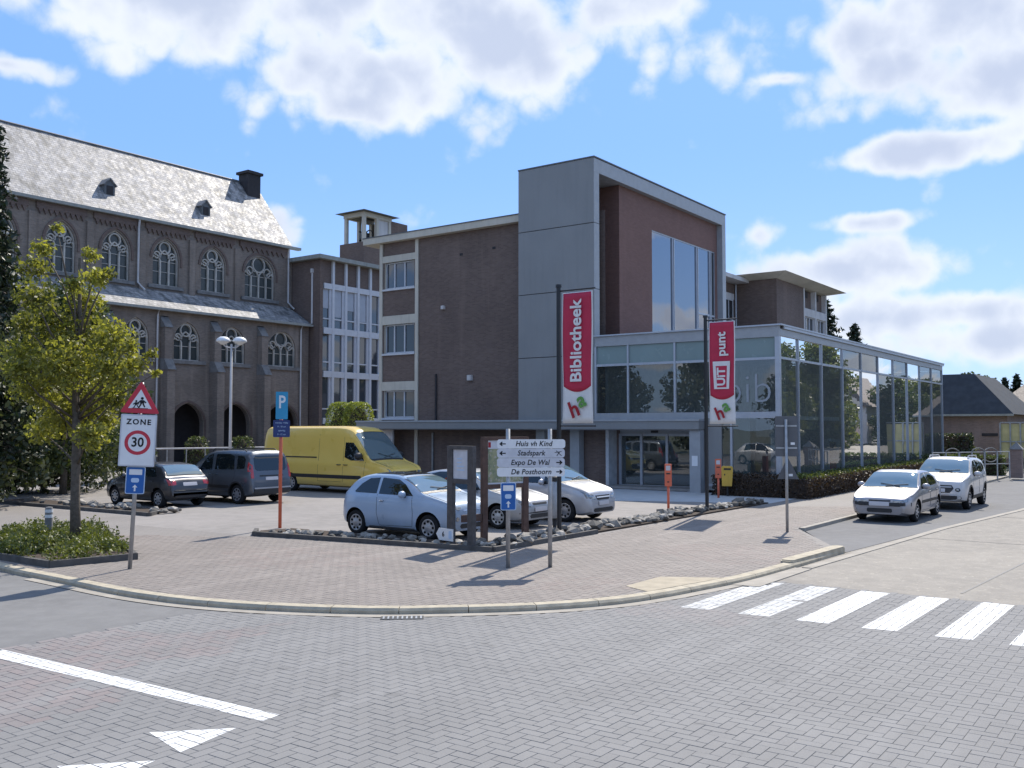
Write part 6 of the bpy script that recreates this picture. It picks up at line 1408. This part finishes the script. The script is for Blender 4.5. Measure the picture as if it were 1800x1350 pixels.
obj('number_arrow', MB().prismf([(-h - .42, .27), (-h - .32, .14), (-h + .14, .14), (-h + .14, .40), (-h - .32, .40)], PL(-.06), -.012, 0), 'sign_white', nb_)
text('arrow_number', '6', .15, (-h - .18, -.074, .27), LX_, LZ_, 'ink', nb_, bold=.004); obj('arrow_emblem', MB().prismf(rbox(-h + .0, -h + .1, .19, .36, .03), PL(-.0722), -.002, 0), 'print_blue', nb_)
mbd, pn, h = frame_board('map_board', 'brown timber board with a weathered green town map', G(851, 955), G(923, 948), 1.30, 2.3, 2.35, 'wood_brown', 'paper', .07)
def mapmat():
    m, nt, b = newmat('town_map'); tc = nt.nodes.new('ShaderNodeTexCoord'); O = tc.outputs['Object']
    c = mixc(nt, mrange(nt, noise(nt, O, 5, 6, .6), .4, .62), (.30, .30, .17), (.16, .20, .12)); c = mixc(nt, mrange(nt, noise(nt, O, 14, 3, .6), .55, .6), c, (.36, .34, .28)); link(nt, c, b.inputs['Base Color']); b.inputs['Roughness'].default_value = .5
mapmat(); obj('map_sheet', MB().box(-h + .09, h - .09, -.0235, -.0205, 1.34, 2.10), 'town_map', pn); obj('title_mark', MB().box(-h + .10, -h + .17, -.0235, -.0205, 2.13, 2.25), 'logo_red', pn)
obj('low_plank', MB().box(-h - .62, -h - .08, -.03, .03, .50, .66), 'wood_brown', mbd)
# banners
def banner(name, label, px, py, words, uit=False):
    x, y = G(px, py); t = thing(name, label, 'banner', (x, y, 0), 0, 'banner poles along the street border')
    obj('pole', MB().tube([(0, 0, 0), (0, 0, 5.95)], .055, 12).tube([(0, 0, 5.95), (0, 0, 6.02)], .075, 10), 'black_pole', t, smooth=False, angle=40)
    obj('arm', MB().tube([(0, 0, 5.86), (0, -1.02, 5.86)], .022, 8), 'black_pole', t); obj('arm', MB().tube([(0, 0, 2.62), (0, -1.02, 2.62)], .022, 8), 'black_pole', t)
    f = lambda u, v, d: (d - .03 + .02 * math.sin(v * 2.2 + u * 3), -u, v)
    u0, u1, zb, zt_, zs_ = .12, .96, 2.68, 5.80, 3.52
    def cloth(nm, za, zc, curve, mat, off=0.0, inset=0.0):
        mb = MB(); nU, nV = 10, 20; vs = []
        for sd_ in (0, 1):
            for i in range(nV + 1):
                for j in range(nU + 1):
                    u = u0 + inset + (u1 - u0 - 2 * inset) * j / nU; s_ = 2 * j / nU - 1; lo = za + (curve * s_ * s_ if curve else 0); vs.append(f(u, lo + (zc - lo) * i / nV, off + .006 * sd_))
        n = nU + 1; N = n * (nV + 1); fs = []
        for i in range(nV):
            for j in range(nU): a = i * n + j; fs += [(a, a + 1, a + n + 1, a + n), (N + a, N + a + n, N + a + n + 1, N + a + 1)]
        for i in range(nV): a = i * n; fs += [(a, a + n, N + a + n, N + a), (a + nU, N + a + nU, N + a + nU + n, a + nU + n)]
        for j in range(nU): a = nV * n + j; fs += [(j, N + j, N + j + 1, j + 1), (a, a + 1, N + a + 1, N + a)]
        return obj(nm, mb.add(vs, fs), mat, t, smooth=True)
    cl_ = cloth('cloth', zb, zt_, 0, 'banner_white')
    rd = cloth('red_field', zs_ - .10, zt_ - .02, .14, 'banner_red', -.009, .03)
    up_, rt_ = (0, -1, 0), (0, 0, 1)
    # lettering reads upwards
    R1, U1 = (0, 0, 1), (0, 1, 0)
    if not uit: text('lettering', words, .43, (-.075, -.54, 4.62), R1, U1, 'banner_white', rd, bold=.010, ext=.004)
    else:
        text('lettering', 'punt', .40, (-.075, -.55, 5.1), R1, U1, 'banner_white', rd, bold=.010, ext=.004)
        obj('white_tag', MB().add([(-.075, -.30, 3.74), (-.075, -.26, 4.58), (-.075, -.82, 4.58), (-.075, -.78, 3.74)], [(0, 1, 2, 3)]), 'banner_white', rd)
        obj('red_tag', MB().add([(-.08, -.40, 3.79), (-.08, -.36, 4.44), (-.08, -.72, 4.44), (-.08, -.70, 3.79)], [(0, 1, 2, 3)]), 'banner_red', rd)
        text('lettering', 'UiT', .36, (-.086, -.545, 4.11), R1, U1, 'banner_white', rd, bold=.012, ext=.004)
    q = rad(22); Rr = (0, -math.cos(q), math.sin(q)); Uu = (0, math.sin(q) , math.cos(q))
    text('logo_letter', 'h', .55, (-.07, -.47, 3.0), Rr, Uu, 'logo_red', cl_, bold=.012, ext=.004); text('logo_letter', 'a', .52, (-.07, -.66, 3.22), Rr, Uu, 'logo_green', cl_, bold=.012, ext=.004)
    return t
banner('library_banner', 'red banner lettered Bibliotheek on a tall black pole', 983, 942, 'Bibliotheek')
banner('uit_banner', 'red banner lettered UiT punt on a tall black pole', 1243, 900, '', True)
# litter bin on the first banner pole
x, y = G(975, 936); lb_ = thing('litter_bin', 'round grey litter bin with black lid beside the Bibliotheek banner pole', 'litter bin', (x, y, 0))
obj('bin_body', MB().lathe([(.02, .36), (.15, .36), (.165, .42), (.165, 1.24), (.15, 1.26), (.02, 1.26)], 18), 'steel', lb_, angle=40); obj('lid', MB().lathe([(.17, 1.262), (.17, 1.36), (.10, 1.42), (.01, 1.43)], 18), 'black_trim', lb_, angle=40); obj('foot', MB().tube([(0, 0, 0), (0, 0, .36)], .05, 10), 'black_trim', lb_)
# sign seen from behind by the parking lane
x, y = G(1384, 935); bs = thing('sign_back', 'grey post with rectangular sign and triangle seen from behind', 'road sign', (x, y, 0), facing(x, y, rad(4)))
obj('post', MB().tube([(0, 0, 0), (0, 0, 2.78)], .036, 12), 'steel', bs, smooth=True); obj('sign_panel', MB().prismf(rbox(-.26, .28, 1.86, 2.86, .03), PL(.05), 0, .03), 'sign_back', bs)
obj('sign_rail', MB().box(-.24, .26, .037, .049, 2.05, 2.09).box(-.24, .26, .037, .049, 2.6, 2.64), 'steel', bs); obj('triangle_panel', MB().prismf([(-.22, 1.30), (.30, 1.30), (.03, 1.85)], PL(.05), 0, .02), 'sign_back', bs)
for u, v in ((.16, 2.18), (.10, 1.40)): obj('sticker', MB().box(u - .05, u + .05, .046, .0495, v - .03, v + .03), 'sign_white', bs)
# orange posts and the yellow bin
for px, py, lab, turn in ((1175, 895, 'orange post with narrow box standing before the glass doors', 0), (1263, 875, 'orange post with narrow box beside the yellow bin', 0)):
    x, y = G(px, py); o_ = thing('orange_post', lab, 'post', (x, y, 0), facing(x, y), 'orange posts at the entrance')
    obj('post', MB().tube([(0, 0, 0), (0, 0, .8)], .04, 10), 'orange', o_, smooth=True); obj('box', MB().prismf(rbox(-.11, .11, .72, 1.42, .02), PL(-.06), 0, .12), 'orange', o_); obj('slot', MB().box(-.06, .06, -.068, -.0605, 1.1, 1.14).box(-.03, .03, -.068, -.0605, .84, .88), 'iron', o_); obj('notice', MB().box(-.07, .07, -.067, -.0605, 1.22, 1.37), 'plate', o_)
x, y = G(1279, 872); yb_ = thing('yellow_bin', 'yellow box bin on a short post at the hedge corner', 'litter bin', (x, y, 0), facing(x, y))
obj('bin_body', MB().prismf([(-.20, .38), (.16, .38), (.21, 1.06), (.17, 1.12), (-.18, 1.12), (-.22, 1.06)], PL(-.16), 0, .32), 'yellow_bin', yb_); obj('slot', MB().box(-.13, .13, -.166, -.1605, .98, 1.05), 'iron', yb_); obj('lock', MB().box(-.12, -.08, -.167, -.1605, .78, .84), 'iron', yb_); obj('post', MB().tube([(0, 0, 0), (0, 0, .38)], .04, 8), 'iron', yb_)
# bollard with reflectors by the shrub bed
x, y = G(85, 950); bo = thing('marker_bollard', 'short grey bollard with pale reflector bands behind the shrub bed', 'bollard', (x, y, 0))
obj('post', MB().lathe([(.085, 0), (.085, .72), (.07, .76), (.01, .77)], 14), 'sill_stone', bo, angle=40)
for z in (.52, .64): obj('reflector', MB().lathe([(.087, z), (.087, z + .07)], 14), 'sign_white', bo)
# double globe lamp
p = atD(407, 600, 50); lp = thing('street_lamp', 'pale lamp post with two white mushroom globes before the church', 'street lamp', (p.x, p.y, 0), facing(p.x, p.y))
obj('pole', MB().tube([(0, 0, 0), (0, 0, 3), (0, 0, 6.95)], [.09, .07, .055], 10), 'concrete_white', lp, smooth=True)
for s_ in (-.42, .42):
    obj('arm', MB().tube([(0, 0, 6.75), (s_ * .6, 0, 6.78), (s_, 0, 6.92)], .035, 8), 'concrete_white', lp)
    obj('globe', MB().lathe([(.02, 6.90), (.12, 6.92), (.26, 7.02), (.36, 7.07), (.37, 7.12), (.30, 7.24), (.16, 7.32), (.01, 7.34)], 18, (s_, 0, 0)), 'sign_white', lp, smooth=True)
# white railing before the church
r0, r1 = Vector((*G(205, 790, 1.35), 0)), Vector((*G(470, 786, 1.35), 0)); rl = thing('white_railing', 'thin white railing in front of the church arcade', 'railing')
obj('rail', MB().tube([(r0.x, r0.y, 1.35), (r1.x, r1.y, 1.35)], .045, 8), 'concrete_white', rl)
for k in range(8): q = r0 + (r1 - r0) * ((k + .5) / 8); obj('railing_post', MB().tube([(q.x, q.y, 0), (q.x, q.y, 1.33)], .035, 6), 'steel', rl)
# far end of the street: railing, brick pillar, yellow boarding
a, b = Vector((*G(1640, 846), 0)), Vector((*G(1775, 841), 0)); rg = thing('garden_railing', 'grey tube railing with looped panels at the street\'s far end', 'railing')
for z in (.75, 1.35): obj('rail', MB().tube([(a.x, a.y, z), (b.x, b.y, z)], .025, 6), 'steel', rg)
for k in range(7): q = a + (b - a) * (k / 6); obj('railing_post', MB().tube([(q.x, q.y, 0), (q.x, q.y, 1.34)], .04, 6), 'steel', rg)
t_ = (b - a).normalized()
for k in (1, 3, 4):
    c0 = a + (b - a) * ((k + .5) / 6); obj('hoop', MB().tube([tuple(c0 + t_ * (.55 * math.cos(an)) + Vector((0, 0, 1.2 + .35 * math.sin(an)))) for an in [2 * math.pi * i / 18 for i in range(19)]], .028, 6, False), 'sill_stone', rg)
def pillar(px0, px1, py, top, label):
    (x0, y0), (x1, y1) = G(px0, py), G(px1, py); c_ = ((x0 + x1) / 2, (y0 + y1) / 2); w_ = math.hypot(x1 - x0, y1 - y0) / 2; t = thing('brick_pillar', label, 'pillar', (*c_, 0), 0, 'garden gate pillars')
    obj('shaft', MB().box(-w_, w_, -w_, w_, 0, top), 'house_brick', t); obj('cap', MB().add([(-w_ - .06, -w_ - .06, top + .001), (w_ + .06, -w_ - .06, top + .001), (w_ + .06, w_ + .06, top + .001), (-w_ - .06, w_ + .06, top + .001), (0, 0, top + .38)], [(3, 2, 1, 0), (0, 1, 4), (1, 2, 4), (2, 3, 4), (3, 0, 4)]), 'sill_stone', t)
pillar(1779, 1797, 840, 1.45, 'square brick gate pillar with pointed cap beside the yellow boarding')
yb0, yb1 = onX(1758, 745, 68.5), onX(1830, 745, 68.5); bo = thing('yellow_boarding', 'translucent yellow boarding wall behind the brick pillar', 'fence')
plain('boarding', (0.56, 0.48, 0.23), .5, var=.15, vscale=1.5, grime=.3)
n = 4
for k in range(n): ya = yb0.y + (yb1.y - yb0.y) * k / n; yc = yb0.y + (yb1.y - yb0.y) * (k + 1) / n; obj('board_panel', MB().box(68.5, 68.54, ya - .02, yc + .02, .6, yb0.z), 'boarding', bo); obj('board_post', MB().box(68.42, 68.499, ya - .04, ya + .04, 0, yb0.z + .05), 'steel', bo)
obj('board_rail', MB().box(68.44, 68.498, yb1.y, yb0.y - .05, 1.6, 1.67).box(68.44, 68.6, yb1.y, yb0.y, yb0.z + .06, yb0.z + .12), 'steel', bo)
